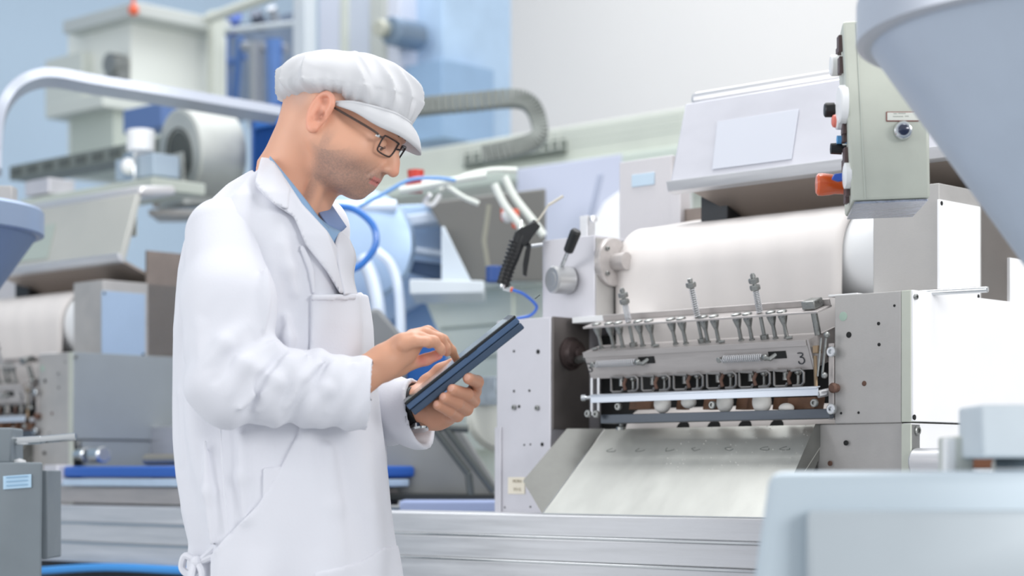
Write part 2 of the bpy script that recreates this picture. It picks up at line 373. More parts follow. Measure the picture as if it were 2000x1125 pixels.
# left side hanger strips and right lever linkage
k = MB()
for x in (1153, 1166): p = onB(x, 738, 2.99); k.obox(p, (.006, 0, 0), (0, .003, 0), (0, 0, -.075), .0005)
k.build('hanger', steel, M1)
for (x, y) in [(1150, 808), (1166, 809), (1209, 794), (1393, 791), (1592, 787)]:
    k = MB(); k.lathe(onB(x, y, 2.972), (0, -1, 0), [(0, .0075), (.005, .0075), (.006, .006), (.006, .0035), (.003, .0033), (.003, 0)], 16); k.build('bolt', bolt_m, M1)
for (x, y) in [(1626, 687), (1626, 799)]:
    k = MB(); k.lathe(onB(x, y, 2.99), (0, -1, 0), [(0, .0095), (.006, .0095), (.007, .008), (.007, .0045), (.003, .0043), (.003, 0)], 16); k.build('bolt', chrome, M1)
k = MB(); p = onB(1622, 740, 3.0); k.box((aR0-.012, 2.998, ZZ(1600, 820, 3)), (aR0-.001, 3.05, ZZ(1600, 672, 3)), .001); k.build('bearing_strip', steel_m, M1)
k = MB(); k.tube([onB(1614, 655, 2.98), onB(1606, 732, 2.985)], .0022, 8); k.tube([onB(1604, 660, 2.975), onB(1597, 735, 2.975)], .0018, 8)
k.ball(onB(1615, 654, 2.98), .006, 12, 8); k.ball(onB(1610, 733, 2.98), .006, 12, 8); k.build('linkage', bolt_m, M1)
k = MB(); k.box((AX(1588, 2.98), 2.978, ZZ(1590, 690, 2.98)), (AX(1598, 2.98), 2.992, ZZ(1590, 675, 2.98)), .001); k.tube([onB(1592, 695, 2.985), onB(1594, 765, 2.985)], .0035, 8); k.build('hinge_rod', mat('brass_rod', '#8d7a63', .7, .4), M1)
k = MB(); k.tube([onB(1598, 770, 2.99), onB(1632, 762, 3.02)], .007, 12); k.build('cross_shaft', steel, M1)
# shaft and rusty disc on the left
k = MB(); k.lathe(Vector((aL1+.005, 3.055, ZZ(1105, 690, 3.04))), (1, 0, 0), [(0, .034), (.006, .034), (.008, .028), (.02, .026), (.022, .012), (.03, .012), (.031, 0)], 28); k.build('bearing_disc', mat('dark_rust', '#4c4140', .6, .5, .4, (40, 40, 40)), M1)
k = MB(); p = onB(1112, 703, 3.03); k.tube([p+Vector((-.01, .03, 0)), onB(1146, 699, 3.02)], .008, 12); k.build('side_shaft', bolt_m, M1)
# knife bar, brown guides
k = MB(); pA = onB(1176, 826, 2.99); pB = onB(1632, 822, 2.99); k.box((pA.x, 2.985, ZZ(1400, 822, 2.985)), (aR0-.001, 3.03, ZZ(1400, 804, 2.985)), .001); k.build('lower_bar', mat('dark_bar', '#5a6068', .7, .35, .2, (8, 60, 60)), M1)
for (x0, x1) in [(1228, 1270), (1320, 1328), (1372, 1395), (1436, 1458), (1508, 1520), (1536, 1590)]:
    k = MB(); k.obox(onB(x0, 800, 3.02), (AX(x1, 3.02)-AX(x0, 3.02), 0, 0), (0, .03, .0), (.004, 0, .022), .001); k.build('wooden_guide', mat('tan_guide', '#8f6a52', 0, .6, .3, (30, 30, 30)), M1)
# pocket roller below
ZR = ZZ(1350, 856, 3.125)
k = MB(); k.cyl((AX(1218, 3.06), 3.125, ZR), (aR0-.002, 3.125, ZR), .062, seg=40); rl = k.build('pocket_roller', belt, M1)
for x in (1330, 1390, 1451, 1513):
    n = Vector((0, -math.cos(.28), math.sin(.28))); c = Vector((AX(x, 3.06), 3.125, ZR))
    k = MB(); k.lathe(c+n*.0605, n, [(0, .0165), (.0018, .0165), (.002, .015), (.002, 0)], 24); k.build('pocket', black, rl)
k = MB(); k.lathe(onB(1213, 840, 3.02), Zv, [(0, .010), (.006, .010), (.008, .004), (.02, .004)], 12); k.build('foot_screw', bolt_m, M1)
# dough pieces
balls = []
for i, (x, y, r, zf) in enumerate([(1294, 789, .0185, 1), (1345, 785, .0160, .8), (1416, 786, .0175, 1.15), (1488, 785, .0195, 1.15), (1536, 797, .0155, .6)]):
    k = MB(); k.ball(onB(x, y, 3.002), (r, r*.8, r*zf), 20, 12); o = k.build('dough_piece', dough)
    tag(o, ['round dough piece leftmost under the pale wiper bar', 'small flattened dough piece, second from left under the wiper bar', 'round dough piece just right of the middle bolt of the bar', 'largest dough piece hanging under the wiper bar', 'flat crumbled dough piece nearest the right column'][i], 'dough piece', 'dough pieces under the wiper bar')
# --- dough sheet on drum
zD = ZZ(1420, 525, 3.2); R_D = .098; bD = 3.215
aS0, aS1 = AX(1207, 3.12), AX(1646, 3.12)
k = MB(); k.cyl((aS0-.02, bD, zD), (aS1+.075, bD, zD), R_D-.006, seg=48, bev=.006); k.build('drum', whitep, M1)
k = MB(); k.cyl((aS1+.045, bD, zD), (aS1+.09, bD, zD), R_D*.93, seg=40, bev=.008); k.build('drum_cap', mat('roll_grey', '#d0cdc9', 0, .5), M1)
pf = []
for i in range(7): pf.append((bD-R_D, ZZ(1400, 700, 3.1)+(zD-ZZ(1400, 700, 3.1))*i/6))
for i in range(1, 13): a = math.pi/2*i/12*1.0; pf.append((bD-R_D*math.cos(a), zD+R_D*math.sin(a)))
for i in range(1, 7): pf.append((bD+.05*i, zD+R_D+.010*i))
k = MB(); n = 24; vs = []; fs = []
for j in range(n+1):
    for (b_, z_) in pf: vs.append((aS0+(aS1-aS0)*j/n, b_-.001+.0012*math.sin(j*1.7+z_*20), z_))
for (b_, z_) in [(0, 0)]: pass
m_ = len(pf)
for j in range(n):
    for i in range(m_-1): fs.append((j*m_+i, (j+1)*m_+i, (j+1)*m_+i+1, j*m_+i+1))
k.add(vs, fs, True); ds = k.build('dough_sheet', belt); md = ds.modifiers.new('thick', 'SOLIDIFY'); md.thickness = .006; md.offset = 0
tag(ds, 'wide smooth sheet of pale dough running over the drum behind the spring rods', 'dough sheet')
# --- left upper block with lever (box 1060-1215)
bX = 3.06
z0x = ZZ(1075, 619, MB0)-.0; k = MB(); ax1 = AX(1161, bX); k.box((AX(1059, bX), bX, z0x-.002), (ax1, bX+.16, ZZ(1060, 470, bX)), .002); ub = k.build('side_block', steel_l, M1)
k = MB(); k.box((ax1, bX+.003, z0x), (ax1+.003, bX+.15, ZZ(1161, 464, bX)), .001); k.build('block_side', steel_g, M1)
k = MB(); c = Vector((ax1+.003, BY(1192, ax1+.003), ZZ(1192, 513, 3.11))); k.lathe(c, (1, 0, 0), [(0, .05), (.010, .05), (.013, .047), (.013, .018), (.045, .018), (.045, 0)], 36); fl = k.build('flange', steel_m, M1)
for q in range(4):
    an = math.pi/4+q*math.pi/2; screw(fl, c+Vector((.013, math.cos(an)*.036, math.sin(an)*.036)), .005, n=(1, 0, 0))
k = MB(); pk = onB(1112, 548, bX); nn = Vector((-.25, -1, 0)).normalized(); k.lathe(pk, nn, [(0, .0285), (.040, .0285), (.044, .025), (.044, .016), (.045, .015), (.045, 0)], 36); hb = k.build('lever_hub', mat('satin_alu', '#b9babb', .6, .3), M1)
k = MB(); e0 = pk+nn*.022+Vector((.002, 0, .024)); e1 = onB(1110, 490, bX-.05); k.tube([e0, e1], .0042, 10); k.build('lever_rod', chrome, hb)
k = MB(); dv = (onB(1125, 452, bX-.055)-e1).normalized(); k.lathe(e1-dv*.002, dv, [(0, .0085), (.003, .0105), (.045, .0115), (.050, .009), (.050, 0)], 20); k.build('lever_grip', blackp, hb)
k = MB(); k.ball(pk+nn*.012+Vector((-.008, 0, .029)), .003, 8, 6); k.build('grub_screw', chrome, hb)
k = MB(); k.box((AX(1132, bX+.05), bX+.05, ZZ(1132, 475, bX)), (AX(1147, bX+.05), bX+.075, ZZ(1132, 422, bX+.05)), .001); k.lathe(onB(1157, 428, bX+.045), (1, -.3, 0), [(0, .008), (.008, .008), (.009, 0)], 12); k.build('stop_bracket', steel, M1)
k = MB(); k.box((AX(1130, bX), bX-.02, z0x-.012), (AX(1260, bX+.02), bX+.12, z0x), .001); k.build('shelf_plate', whitep, M1)
# --- rear left plate with label
bQ = 3.36
k = MB(); k.box((AX(1209, bQ), bQ, .9), (AX(1312, bQ), bQ+.02, ZZ(1209, 317, bQ)), .003); k.box((AX(1312, bQ), bQ-.004, .9), (AX(1331, bQ), bQ+.03, ZZ(1312, 372, bQ)), .002); rp = k.build('rear_plate', mat('rear_plate', '#cfccce', .3, .45, .06, (9, 9, 9)), M1)
k = MB(); k.box((AX(1235, bQ), bQ-.003, ZZ(1235, 366, bQ)), (AX(1279, bQ), bQ, ZZ(1235, 342, bQ)), .001); lb = k.build('rating_label', label_m, rp)
k = MB(); c = onB(1300, 480, bQ); k.box((AX(1330, bQ), bQ+.01, .95), (AX(1800, bQ), bQ+.05, ZZ(1400, 400, bQ))); k.build('rear_cover', brown, M1)
# --- hood
zb0 = ZZ(1305, 374, 3.16); bh0, bh1 = 3.16, 3.215
A0, A1 = AX(1305, bh0), AX(1305, bh0)+.66
zh1 = ZZ(1349, 200, bh1)
def hq(a, u, th=0): n = Vector((0, -(zh1-zb0), (bh1-bh0))).normalized(); return Vector((a, bh0+(bh1-bh0)*u, zb0+(zh1-zb0)*u))+n*th
n_ = Vector((0, -(zh1-zb0), (bh1-bh0))).normalized()
k = MB(); k.prism([hq(A0, 0), hq(A1, 0), hq(A1, 1), hq(A0, 1)], n_*-.02, .004); hood = k.build('hood', mat('hood_steel', '#cfcfd6', .35, .38, .06, (3, 6, 6), .03, 60), M1)
k = MB(); k.obox(hq(A0, 1)-n_*.015, E_*.66, Vector((0, .12, .012)), Vector((0, 0, .028)), .01); k.build('hood_cap', mat('hood_cap', '#d4d3d4', .6, .35), M1)
k = MB(); k.obox(hq(A0-.001, -.005), E_*.662, Vector((0, -.006, .022)), n_*-.018, .002); k.build('hood_edge', steel, M1)
k = MB(); k.prism([hq(A0+.002, 0, -.02), hq(A0+.002, 1, -.02), Vector((A0+.002, bh1+.1, zh1)), Vector((A0+.002, bh1+.1, zb0+.05))], E_*.004); k.build('hood_side', steel, M1)
pw0, pw1 = AX(1440, 3.25), AX(1594, 3.25)
k = MB(); k.prism([hq(pw0, .18, .0008), hq(pw1, .18, .0008), hq(pw1-.004, .72, .0008), hq(pw0-.01, .72, .0008)], n_*.002, .0006); k.build('blank_panel', mat('blank_panel', '#c8cbd4', .1, .3), hood)
k = MB(); pa = Vector((A0+.06, 3.20, zb0+.0)); k.prism([Vector((A0+.05, 3.175, zb0-.004)), Vector((A1, 3.175, zb0-.004)), Vector((A1, 3.30, zb0-.052)), Vector((A0+.09, 3.30, zb0-.052))], Vector((0, .004, .006))); k.build('hood_underside', mat('underside', '#a2978f', .5, .4, .1, (5, 5, 5)), M1)
k = MB(); k.box((A0+.02, 3.24, zb0-.07), (A0+.09, 3.34, zb0-.002), .004); k.box((A0+.05, 3.31, zb0-.075), (A1, 3.35, zb0-.04), .003); k.build('hood_bracket', dark, M1)
# --- tower behind the right column
bT = 3.10; zT = ZZ(1705, 404, bT)
k = MB(); aT0, aT1 = AX(1705, bT), AX(1834, bT); k.box((aT0, bT, zt-.02), (aT1, bT+.5, zT+.03), .002); k.build('tower', steel_g, M1)
k = MB(); q0 = BY(1834, aT1+.004); k.box((aT1, q0, zt-.03), (aT1+.005, BY(1915, aT1+.005), onA(1834, 390, aT1).z), .001); tw = k.build('tower_panel', white_panel, M1)
for (x, y) in [(1839, 397), (1911, 579)]: screw(tw, onA(x, y, aT1+.005), .004, n=(1, 0, 0), hole=True)
k = MB(); k.box((aT1-.01, BY(1915, aT1)+.002, zt-.03), (aT1+.0, BY(1915, aT1)+.25, zT+.12), .001); k.build('rear_tower', brown, M1)
k = MB(); k.box((aP-.02, BY(1972, aP), zt-.01), (aP+.001, BY(1972, aP)+.4, onA(1985, 505, aP).z), .001); k.build('far_panel', white_panel, M1)
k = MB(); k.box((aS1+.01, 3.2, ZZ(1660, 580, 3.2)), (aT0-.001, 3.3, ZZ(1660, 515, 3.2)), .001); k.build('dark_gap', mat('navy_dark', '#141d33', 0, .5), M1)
k = MB(); k.box((AX(1636, 3.05), 3.02, zt), (aT0+.02, 3.2, zt+.004), .001); k.build('top_ledge', whitep, M1)
# --- outfeed chute
bt, bb = 3.05, 2.867
cTL = onB(1180, 838, bt); cBL = onB(1060, 1003, bb); aC1 = aR0-.035
k = MB(); vs = []; fs = []; nseg = 10
zTop, zBot = cTL.z, cBL.z
a0 = (cTL.x+cBL.x)/2
nC = Vector((0, -(zTop-zBot), (bt-bb))).normalized()
k.prism([(a0, bt, zTop), (a0, bb, zBot), (aC1, bb, zBot), (aC1, bt, zTop)], -nC*.002, .0005); ch = k.build('outfeed_chute', mat('chute_steel', '#cfd0ca', .45, .36, .07, (14, 7, 7), .05, 150))
tag(ch, 'sloping stainless steel outfeed chute below the dough rollers', 'chute')
def on_plane(px, py, A, B, Cc):
    n = (Vector(B)-Vector(A)).cross(Vector(Cc)-Vector(A)); d = Fv+Rv*((px-1000)/F_PX)+Zv*((925-py)/F_PX); return CAM+d*((Vector(A)-CAM).dot(n)/d.dot(n))
fA, fB, fC = Vector((a0, bt, zTop)), Vector((a0, bb, zBot)), onB(1023, 940, 2.885)
k = MB(); k.prism([fA, fB, fC, on_plane(1109, 838, fA, fB, fC)], (-.0015, -.001, .001)); k.build('left_flange', mat('flange_steel', '#6c6d6a', .5, .35, .15, (14, 14, 14)), ch)
fA, fB, fC = Vector((aC1, bt, zTop)), Vector((aC1, bb, zBot)), onB(1592, 829, 2.99)
k = MB(); k.prism([fA, fB, Vector((fC.x, 2.93, zBot+.01)), fC], (.0015, -.001, .001)); k.build('right_flange', mat('flange_steel', '#8e8f8b'), ch)
k = MB(); k.tube([(a0, bt, zTop), (a0, bb, zBot)], .0013, 6); k.tube([(a0, bb, zBot), (aC1, bb, zBot)], .0013, 6); k.build('folded_edge', chrome, ch)
rnd = random.Random(4)
k = MB()
for i in range(95):
    u = rnd.random()**1.3*.5; s = rnd.uniform(.35, .99); q = Vector((a0+(aC1-a0)*s, bt+(bb-bt)*u, zTop+(zBot-zTop)*u))+nC*.0003
    k.ball(q, (rnd.uniform(.0006, .0015),)*2+(.0008,), 6, 4)
k.build('flour_crumbs', dough, ch)['kind'] = 'stuff'
for i, x in enumerate([1193, 1248, 1305, 1358, 1425, 1495, 1533]):
    u = .26; c = Vector((AX(x, 3.0), bt+(bb-bt)*u, zTop+(zBot-zTop)*u))+nC*.0004; t_ = Vector((0, bb-bt, zBot-zTop)).normalized()
    k = MB(); k.tube(smooth([c+E_*(.010*math.cos(q)+.004*math.sin(2*q+i))+t_*.005*math.sin(q) for q in [j*.9 for j in range(6)]], 3), .0007, 4); k.build('scratch_mark', mat('mark_grey', '#6c6f6d', 0, .7), ch)
# --- conveyor rail along the whole line
rail = thing('conveyor_rail', 'long stepped stainless steel conveyor frame running in front of both dough dividers', 'conveyor', (-3, 2.9, 0))
aa, ab = -9.0, -.95
zr = ZZ(1060, 1005, 2.85)
k = MB(); k.box((aa, 2.85, zr-.0415), (ab, 3.0, zr), .003); k.build('upper_profile', steel, rail)
k = MB(); k.box((aa, 2.835, zr-.0895), (ab, 2.99, zr-.0455), .003); k.build('middle_profile', steel, rail)
k = MB(); k.box((aa, 2.818, zr-.139), (ab, 2.98, zr-.0925), .003); k.build('lower_profile', steel, rail)
for (z_, b_) in ((zr-.0425, 2.832), (zr-.0905, 2.815)):
    k = MB(); k.box((aa, b_, z_-.0035), (ab, b_+.02, z_+.0015), .001); k.build('lip', chrome, rail)
k = MB(); k.box((aa, 2.86, zr-.30), (ab, 2.98, zr-.142), .003); k.build('base_beam', dark, rail)
for a_ in (-8, -6.2, -4.4, -2.6, -1.2):
    k = MB(); k.box((a_, 2.88, 0), (a_+.08, 2.96, zr-.30), .002); k.build('leg', steel_g, rail)
# body stands for the divider
for (x0, x1) in ((AX(972, MB0), aL1-.01), (aR0+.01, aR1-.01)):
    k = MB(); k.box((x0, MB0+.03, 0), (x1, MB0+.40, .30)); k.build('foot', steel_g, M1)
# ---------------------------------------------------------------- implicit surfaces for body and cloth
class Vox:
    """grid in camera-aligned metres: x right, y away, z up (0 = camera height)"""
    def __init__(s, lo, hi, h):
        s.lo = np.array(lo, float); s.h = h; s.n = np.ceil((np.array(hi)-s.lo)/h).astype(int)+1
        s.F = np.full(tuple(s.n), .05, np.float32)
    def sl(s, lo, hi):
        i0 = np.clip(np.floor((np.array(lo)-s.lo)/s.h).astype(int), 0, s.n-1); i1 = np.clip(np.ceil((np.array(hi)-s.lo)/s.h).astype(int)+1, 1, s.n)
        ax = [(s.lo[k]+s.h*np.arange(i0[k], i1[k])).astype(np.float32) for k in range(3)]
        return tuple(slice(i0[k], i1[k]) for k in range(3)), ax[0][:, None, None], ax[1][None, :, None], ax[2][None, None, :]
    def op(s, fn, lo, hi, k=.01, mode='u', mg=None):
        mg = max(k, .012)+.03 if mg is None else mg
        S, X, Y, Z = s.sl(np.array(lo)-mg, np.array(hi)+mg)
        if 0 in s.F[S].shape: return s
        d = fn(X, Y, Z).astype(np.float32); f = s.F[S]
        if mode == 'u':
            hh = np.clip(.5+.5*(f-d)/k, 0, 1); s.F[S] = f*(1-hh)+d*hh-k*hh*(1-hh)
        else:
            d = -d; hh = np.clip(.5-.5*(f-d)/k, 0, 1); s.F[S] = f*(1-hh)+d*hh+k*hh*(1-hh)
        return s
    def cap(s, a, b, ra, rb=None, k=.01, mode='u'):
        rb = ra if rb is None else rb; a = np.array(a, float); b = np.array(b, float)
        def fn(X, Y, Z):
            d = b-a; L2 = max(float(d@d), 1e-9); t = np.clip(((X-a[0])*d[0]+(Y-a[1])*d[1]+(Z-a[2])*d[2])/L2, 0, 1)
            return np.sqrt((X-a[0]-t*d[0])**2+(Y-a[1]-t*d[1])**2+(Z-a[2]-t*d[2])**2)-(ra+(rb-ra)*t)
        r = max(ra, rb); return s.op(fn, np.minimum(a, b)-r, np.maximum(a, b)+r, k, mode)
    def chain(s, pts, rs, k=.004, mode='u'):
        for i in range(len(pts)-1): s.cap(pts[i], pts[i+1], rs[i], rs[i+1], k, mode)
        return s
    def ell(s, c, r, R=None, k=.01, mode='u'):   # R columns: local axes
        c = np.array(c, float); r = np.array(r, float); R = np.eye(3) if R is None else np.array(R)
        def fn(X, Y, Z):
            X = X-c[0]; Y = Y-c[1]; Z = Z-c[2]; q = [(X*R[0, i]+Y*R[1, i]+Z*R[2, i]) for i in range(3)]
            k0 = np.sqrt((q[0]/r[0])**2+(q[1]/r[1])**2+(q[2]/r[2])**2); k1 = np.sqrt((q[0]/r[0]**2)**2+(q[1]/r[1]**2)**2+(q[2]/r[2]**2)**2)
            return k0*(k0-1)/np.maximum(k1, 1e-6)
        m = float(r.max()); return s.op(fn, c-m, c+m, k, mode)
    def mesh(s, F=None):
        F = s.F if F is None else F; nx, ny, nz = F.shape; I = F < 0
        cnt = np.zeros((nx-1, ny-1, nz-1), np.int8)
        for dx in (0, 1):
            for dy in (0, 1):
                for dz in (0, 1): cnt += I[dx:nx-1+dx, dy:ny-1+dy, dz:nz-1+dz]
        act = (cnt > 0) & (cnt < 8); idx = np.full(act.shape, -1, np.int64); cells = np.argwhere(act); idx[act] = np.arange(len(cells))
        acc = np.zeros((len(cells), 3)); num = np.zeros(len(cells)); ci = cells.T
        cor = [(a, b, c) for a in (0, 1) for b in (0, 1) for c in (0, 1)]
        for a in cor:
            for b in cor:
                if sum(abs(a[i]-b[i]) for i in range(3)) == 1 and a < b:
                    fa = F[ci[0]+a[0], ci[1]+a[1], ci[2]+a[2]].astype(float); fb = F[ci[0]+b[0], ci[1]+b[1], ci[2]+b[2]].astype(float)
                    m = (fa < 0) != (fb < 0); t = np.where(m, fa/np.where(m, fa-fb, 1), 0)
                    p = np.array(a)+t[:, None]*(np.array(b)-np.array(a)); acc += p*m[:, None]; num += m
        V = s.lo+(cells+acc/num[:, None])*s.h
        Q = []
        for ax in range(3):
            o1, o2 = [(1, 2), (2, 0), (0, 1)][ax]
            sh = [slice(None)]*3; sh2 = [slice(None)]*3; sh[ax] = slice(0, -1); sh2[ax] = slice(1, None)
            e = (I[tuple(sh)] != I[tuple(sh2)]); P = np.argwhere(e); P = P[(P[:, o1] > 0) & (P[:, o2] > 0) & (P[:, o1] < F.shape[o1]-1) & (P[:, o2] < F.shape[o2]-1)]
            ins = I[P[:, 0], P[:, 1], P[:, 2]]
            def g(d1, d2):
                q = P.copy(); q[:, o1] += d1; q[:, o2] += d2; return idx[q[:, 0], q[:, 1], q[:, 2]]
            q = np.stack([g(-1, -1), g(0, -1), g(0, 0), g(-1, 0)], 1); q[~ins] = q[~ins][:, ::-1]; Q.append(q)
        return V, np.concatenate(Q)
def relax(V, Q, it=2, lam=.5):
    E = np.concatenate([Q[:, [0, 1]], Q[:, [1, 2]], Q[:, [2, 3]], Q[:, [3, 0]]]); n = len(V)
    deg = np.bincount(E[:, 0], minlength=n)+np.bincount(E[:, 1], minlength=n)
    for _ in range(it):
        A = np.zeros_like(V)
        for k in range(3): A[:, k] = np.bincount(E[:, 0], V[E[:, 1], k], n)+np.bincount(E[:, 1], V[E[:, 0], k], n)
        V = V*(1-lam)+lam*A/np.maximum(deg, 1)[:, None]
    return V
ROT = np.array([[CA, -SA, 0], [SA, CA, 0], [0, 0, 1.0]])
def to_world(V): return V@ROT.T+np.array([0, 0, H])
def mesh_obj(name, V, Q, m, parent=None, world=False, cols=None):
    W = V if world else to_world(V); me = bpy.data.meshes.new(name)
    me.vertices.add(len(W)); me.vertices.foreach_set('co', W.astype(np.float32).ravel())
    k = Q.shape[1]; me.loops.add(len(Q)*k); me.loops.foreach_set('vertex_index', Q.astype(np.int32).ravel())
    me.polygons.add(len(Q)); me.polygons.foreach_set('loop_start', np.arange(0, len(Q)*k, k, dtype=np.int32)); me.polygons.foreach_set('use_smooth', np.ones(len(Q), bool))
    me.update(calc_edges=True); me.validate(); me.materials.append(m)
    if cols is not None:
        at = me.color_attributes.new('tone', 'FLOAT_COLOR', 'POINT'); c4 = np.ones((len(W), 4), np.float32); c4[:, :3] = cols; at.data.foreach_set('color', c4.ravel())
    o = bpy.data.objects.new(name, me); scene.collection.objects.link(o)
    if parent: o.parent = parent; o.location = -parent_world(parent)
    return o
T0 = 3.2
def P(px, py, dy=0.0):
    t = T0+dy; return np.array([(px-1000)/F_PX*t, t, (925-py)/F_PX*t])
def PX(r): return r/F_PX*T0
def WP(px, py, dy=0.0): return C(px, py, T0+dy)
# ---------------------------------------------------------------- head frame
YAW, PIT = math.radians(13), math.radians(28)
hf_ = np.array([math.cos(YAW)*math.cos(PIT), -math.sin(YAW)*math.cos(PIT), -math.sin(PIT)]); hl_ = np.array([math.sin(YAW), math.cos(YAW), 0]); hu_ = np.cross(hf_, hl_)
HR = np.stack([hf_, hl_, hu_], 1)
HO = P(633, 229, -.085)-HR@np.array([0, -.078, -.004])
def hw(x, y, z):
    x = x*.955 if x > 0 else x
    return HO+HR@np.array([x, y, z])
def hW(x, y, z): return Vector(to_world(hw(x, y, z)))
def rotl(ax, deg):
    a = math.radians(deg); c, s = math.cos(a), math.sin(a)
    return {'x': np.array([[1,0,0],[0,c,-s],[0,s,c]]), 'y': np.array([[c,0,s],[0,1,0],[-s,0,c]]), 'z': np.array([[c,-s,0],[s,c,0],[0,0,1]])}[ax]
sc_ = hw(0, 0, 0)
g = Vox(P(500, 460, 0)-[0, .20, 0], P(800, 100, 0)+[.02, .16, .02], .0019)
def zs_(c): return (c[0], c[1], c[2]*.80 if c[2] < 0 else c[2])
def E(c, r, k=.01, mode='u', R=None):
    r = (r[0], r[1], r[2]*(.84 if c[2] < -.02 and abs(c[1]) < .07 else 1)); c = zs_(c) if abs(c[1]) < .07 else c; g.ell(hw(*c), r, HR if R is None else HR@R, k, mode)
def K(a, b, ra, rb=None, k=.01, mode='u'):
    if abs(a[1]) < .07: a, b = zs_(a), zs_(b)
    g.cap(hw(*a), hw(*b), ra, rb, k, mode)
E((-.004, 0, .030), (.096, .076, .074), .01)
E((-.03, 0, .015), (.072, .072, .07), .02)
E((.045, 0, -.028), (.056, .062, .082), .03)          # face block
E((.058, 0, .033), (.037, .056, .045), .03)           # forehead
E((.036, 0, -.078), (.056, .050, .036), .03)          # jaw
for s_ in (-1, 1):
    K((.0, s_*.058, -.045), (.054, s_*.034, -.096), .014, .012, .025)       # jaw line
    E((.066, s_*.044, -.030), (.020, .016, .018), .02)                      # cheekbone
    E((.030, s_*.055, -.030), (.045, .018, .035), .025)
    E((.092, s_*.022, .019), (.012, .024, .008), .014)                      # brow ridge
    E((.106, s_*.032, .001), (.021, .019, .013), .010, 's')                 # orbit
    g.ell(hw(.083, s_*.032, 0), (.0145,)*3, None, .006)                     # closed lid volume
    E((.105, s_*.0125, -.040), (.011, .0065, .0075), .006)                  # nostril wing
    E((.108, s_*.0065, -.0475), (.0045, .0030, .003), .003, 's')
E((.073, 0, -.104), (.020, .022, .017), .014)          # chin
K((.097, 0, .012), (.112, 0, -.020), .0085, .0095, .012)   # nose bridge
K((.112, 0, -.020), (.1195, 0, -.036), .0095, .0100, .008)
E((.087, 0, -.060), (.013, .026, .018), .012)          # muzzle
E((.091, 0, -.084), (.008, .020, .010), .010)
E((.0965, 0, -.0655), (.0060, .021, .0048), .004)      # upper lip
E((.0925, 0, -.0755), (.0065, .018, .0052), .004)      # lower lip
for s_ in (-1, 1): K((.1020, 0, -.0705), (.0850, s_*.0255, -.0715), .0016, .0012, .003, 's')
E((.109, 0, -.0525), (.004, .003, .007), .004, 's')
# mouth corner and nasolabial hollow, temple
for s_ in (-1, 1):
    E((.052, s_*.076, .028), (.03, .010, .022), .02, 's')
    K((.104, s_*.020, -.040), (.094, s_*.031, -.064), .0012, .0012, .007, 's')
# ears
for s_ in (-1, 1):
    Re = rotl('y', 8)@rotl('z', s_*24); ec = np.array([-.006, s_*.080, .000])
    def el(x, y, z): return tuple(ec+Re@np.array([x, y*s_, z]))
    E(tuple(ec), (.017, .0055, .030), .006, 'u', Re)
    rim = [(.012, .001, .006), (.013, .004, .020), (.006, .006, .029), (-.006, .007, .030), (-.015, .007, .020), (-.0175, .007, .004), (-.014, .006, -.012), (-.006, .005, -.024), (.004, .003, -.030), (.009, .001, -.024)]
    pts = smooth([el(*q) for q in rim], 3)
    g.chain([hw(*q) for q in pts], [.0042]*len(pts), .003)
    E(el(.001, .008, -.003), (.0085, .0065, .012), .004, 's', Re)
    E(el(-.003, .008, .017), (.008, .003, .006), .004, 's', Re)
    K(el(-.010, .006, .012), el(-.007, .006, -.012), .0028, .0028, .004)
    E(el(.009, .006, -.004), (.003, .004, .006), .003, 'u', Re)
    E(el(.002, .003, -.026), (.008, .0045, .008), .005, 'u', Re)
    E(el(.006, .004, -.002), (.0045, .006, .005), .003, 's', Re)
# neck
na = P(606, 262, .0); nb_ = P(556, 384, .035); g.cap(na, nb_, .055, .060, .02); g.cap(nb_, P(545, 450, .05), .060, .085, .03)
g.cap(P(640, 300, -.045), P(600, 415, -.02), .012, .014, .02)   # neck muscle
g.cap(P(628, 372, .01), P(612, 410, .01), .024, .024, .02)
V, Q = g.mesh(); V = relax(V, Q, 2, .5)
L = (V-HO)@HR   # local head coords
L[:, 2] = np.where((L[:, 2] < 0) & (np.abs(L[:, 1]) < .074), L[:, 2]/.8, L[:, 2])
def sm(x, a, b): t = np.clip((x-a)/(b-a), 0, 1); return t*t*(3-2*t)
skin_c = np.array(srgb('#dfa98d')[:3]); stub = np.array(srgb('#977d72')[:3]); lipc = np.array(srgb('#cf7a74')[:3]); hairc = np.array(srgb('#9b8680')[:3]); pinkc = np.array(srgb('#e8907a')[:3])
rg = np.random.RandomState(3)
col = np.tile(skin_c, (len(V), 1))
ysid = np.abs(L[:, 1])
jz = -.040+.35*np.clip(L[:, 0]-.03, 0, .05)*-1
mk = sm(-L[:, 2], .022, .070)*sm(L[:, 0], -.012, .026)*(1-.35*sm(L[:, 0], .098, .106))*sm(L[:, 2], -.135, -.115)*1.0
mk = np.maximum(mk, sm(-L[:, 2], .002, .04)*sm(L[:, 0], .008, .014)*sm(.034-L[:, 0], 0, .012)*.55)
mk *= np.clip(.62+.38*rg.rand(len(V)), 0, 1)*.95
nk = ((V-na)@((nb_-na)/np.linalg.norm(nb_-na))); mk *= 1-sm(nk, .075, .10)
col = col*(1-mk[:, None])+stub*mk[:, None]
hm = sm(-L[:, 0], .026, .05)*sm(L[:, 2], -.035, .02)*.55; hm = np.maximum(hm, sm(L[:, 2], .02, .04)*sm(L[:, 0], -.1, .0)*sm(.055-L[:, 0], 0, .03)*.5)
col = col*(1-hm[:, None])+hairc*hm[:, None]
lm = (np.abs(L[:, 2]+.0705) < .0085)*(L[:, 0] > .086)*(ysid < .022)*.75
col = col*(1-lm[:, None])+lipc*lm[:, None]
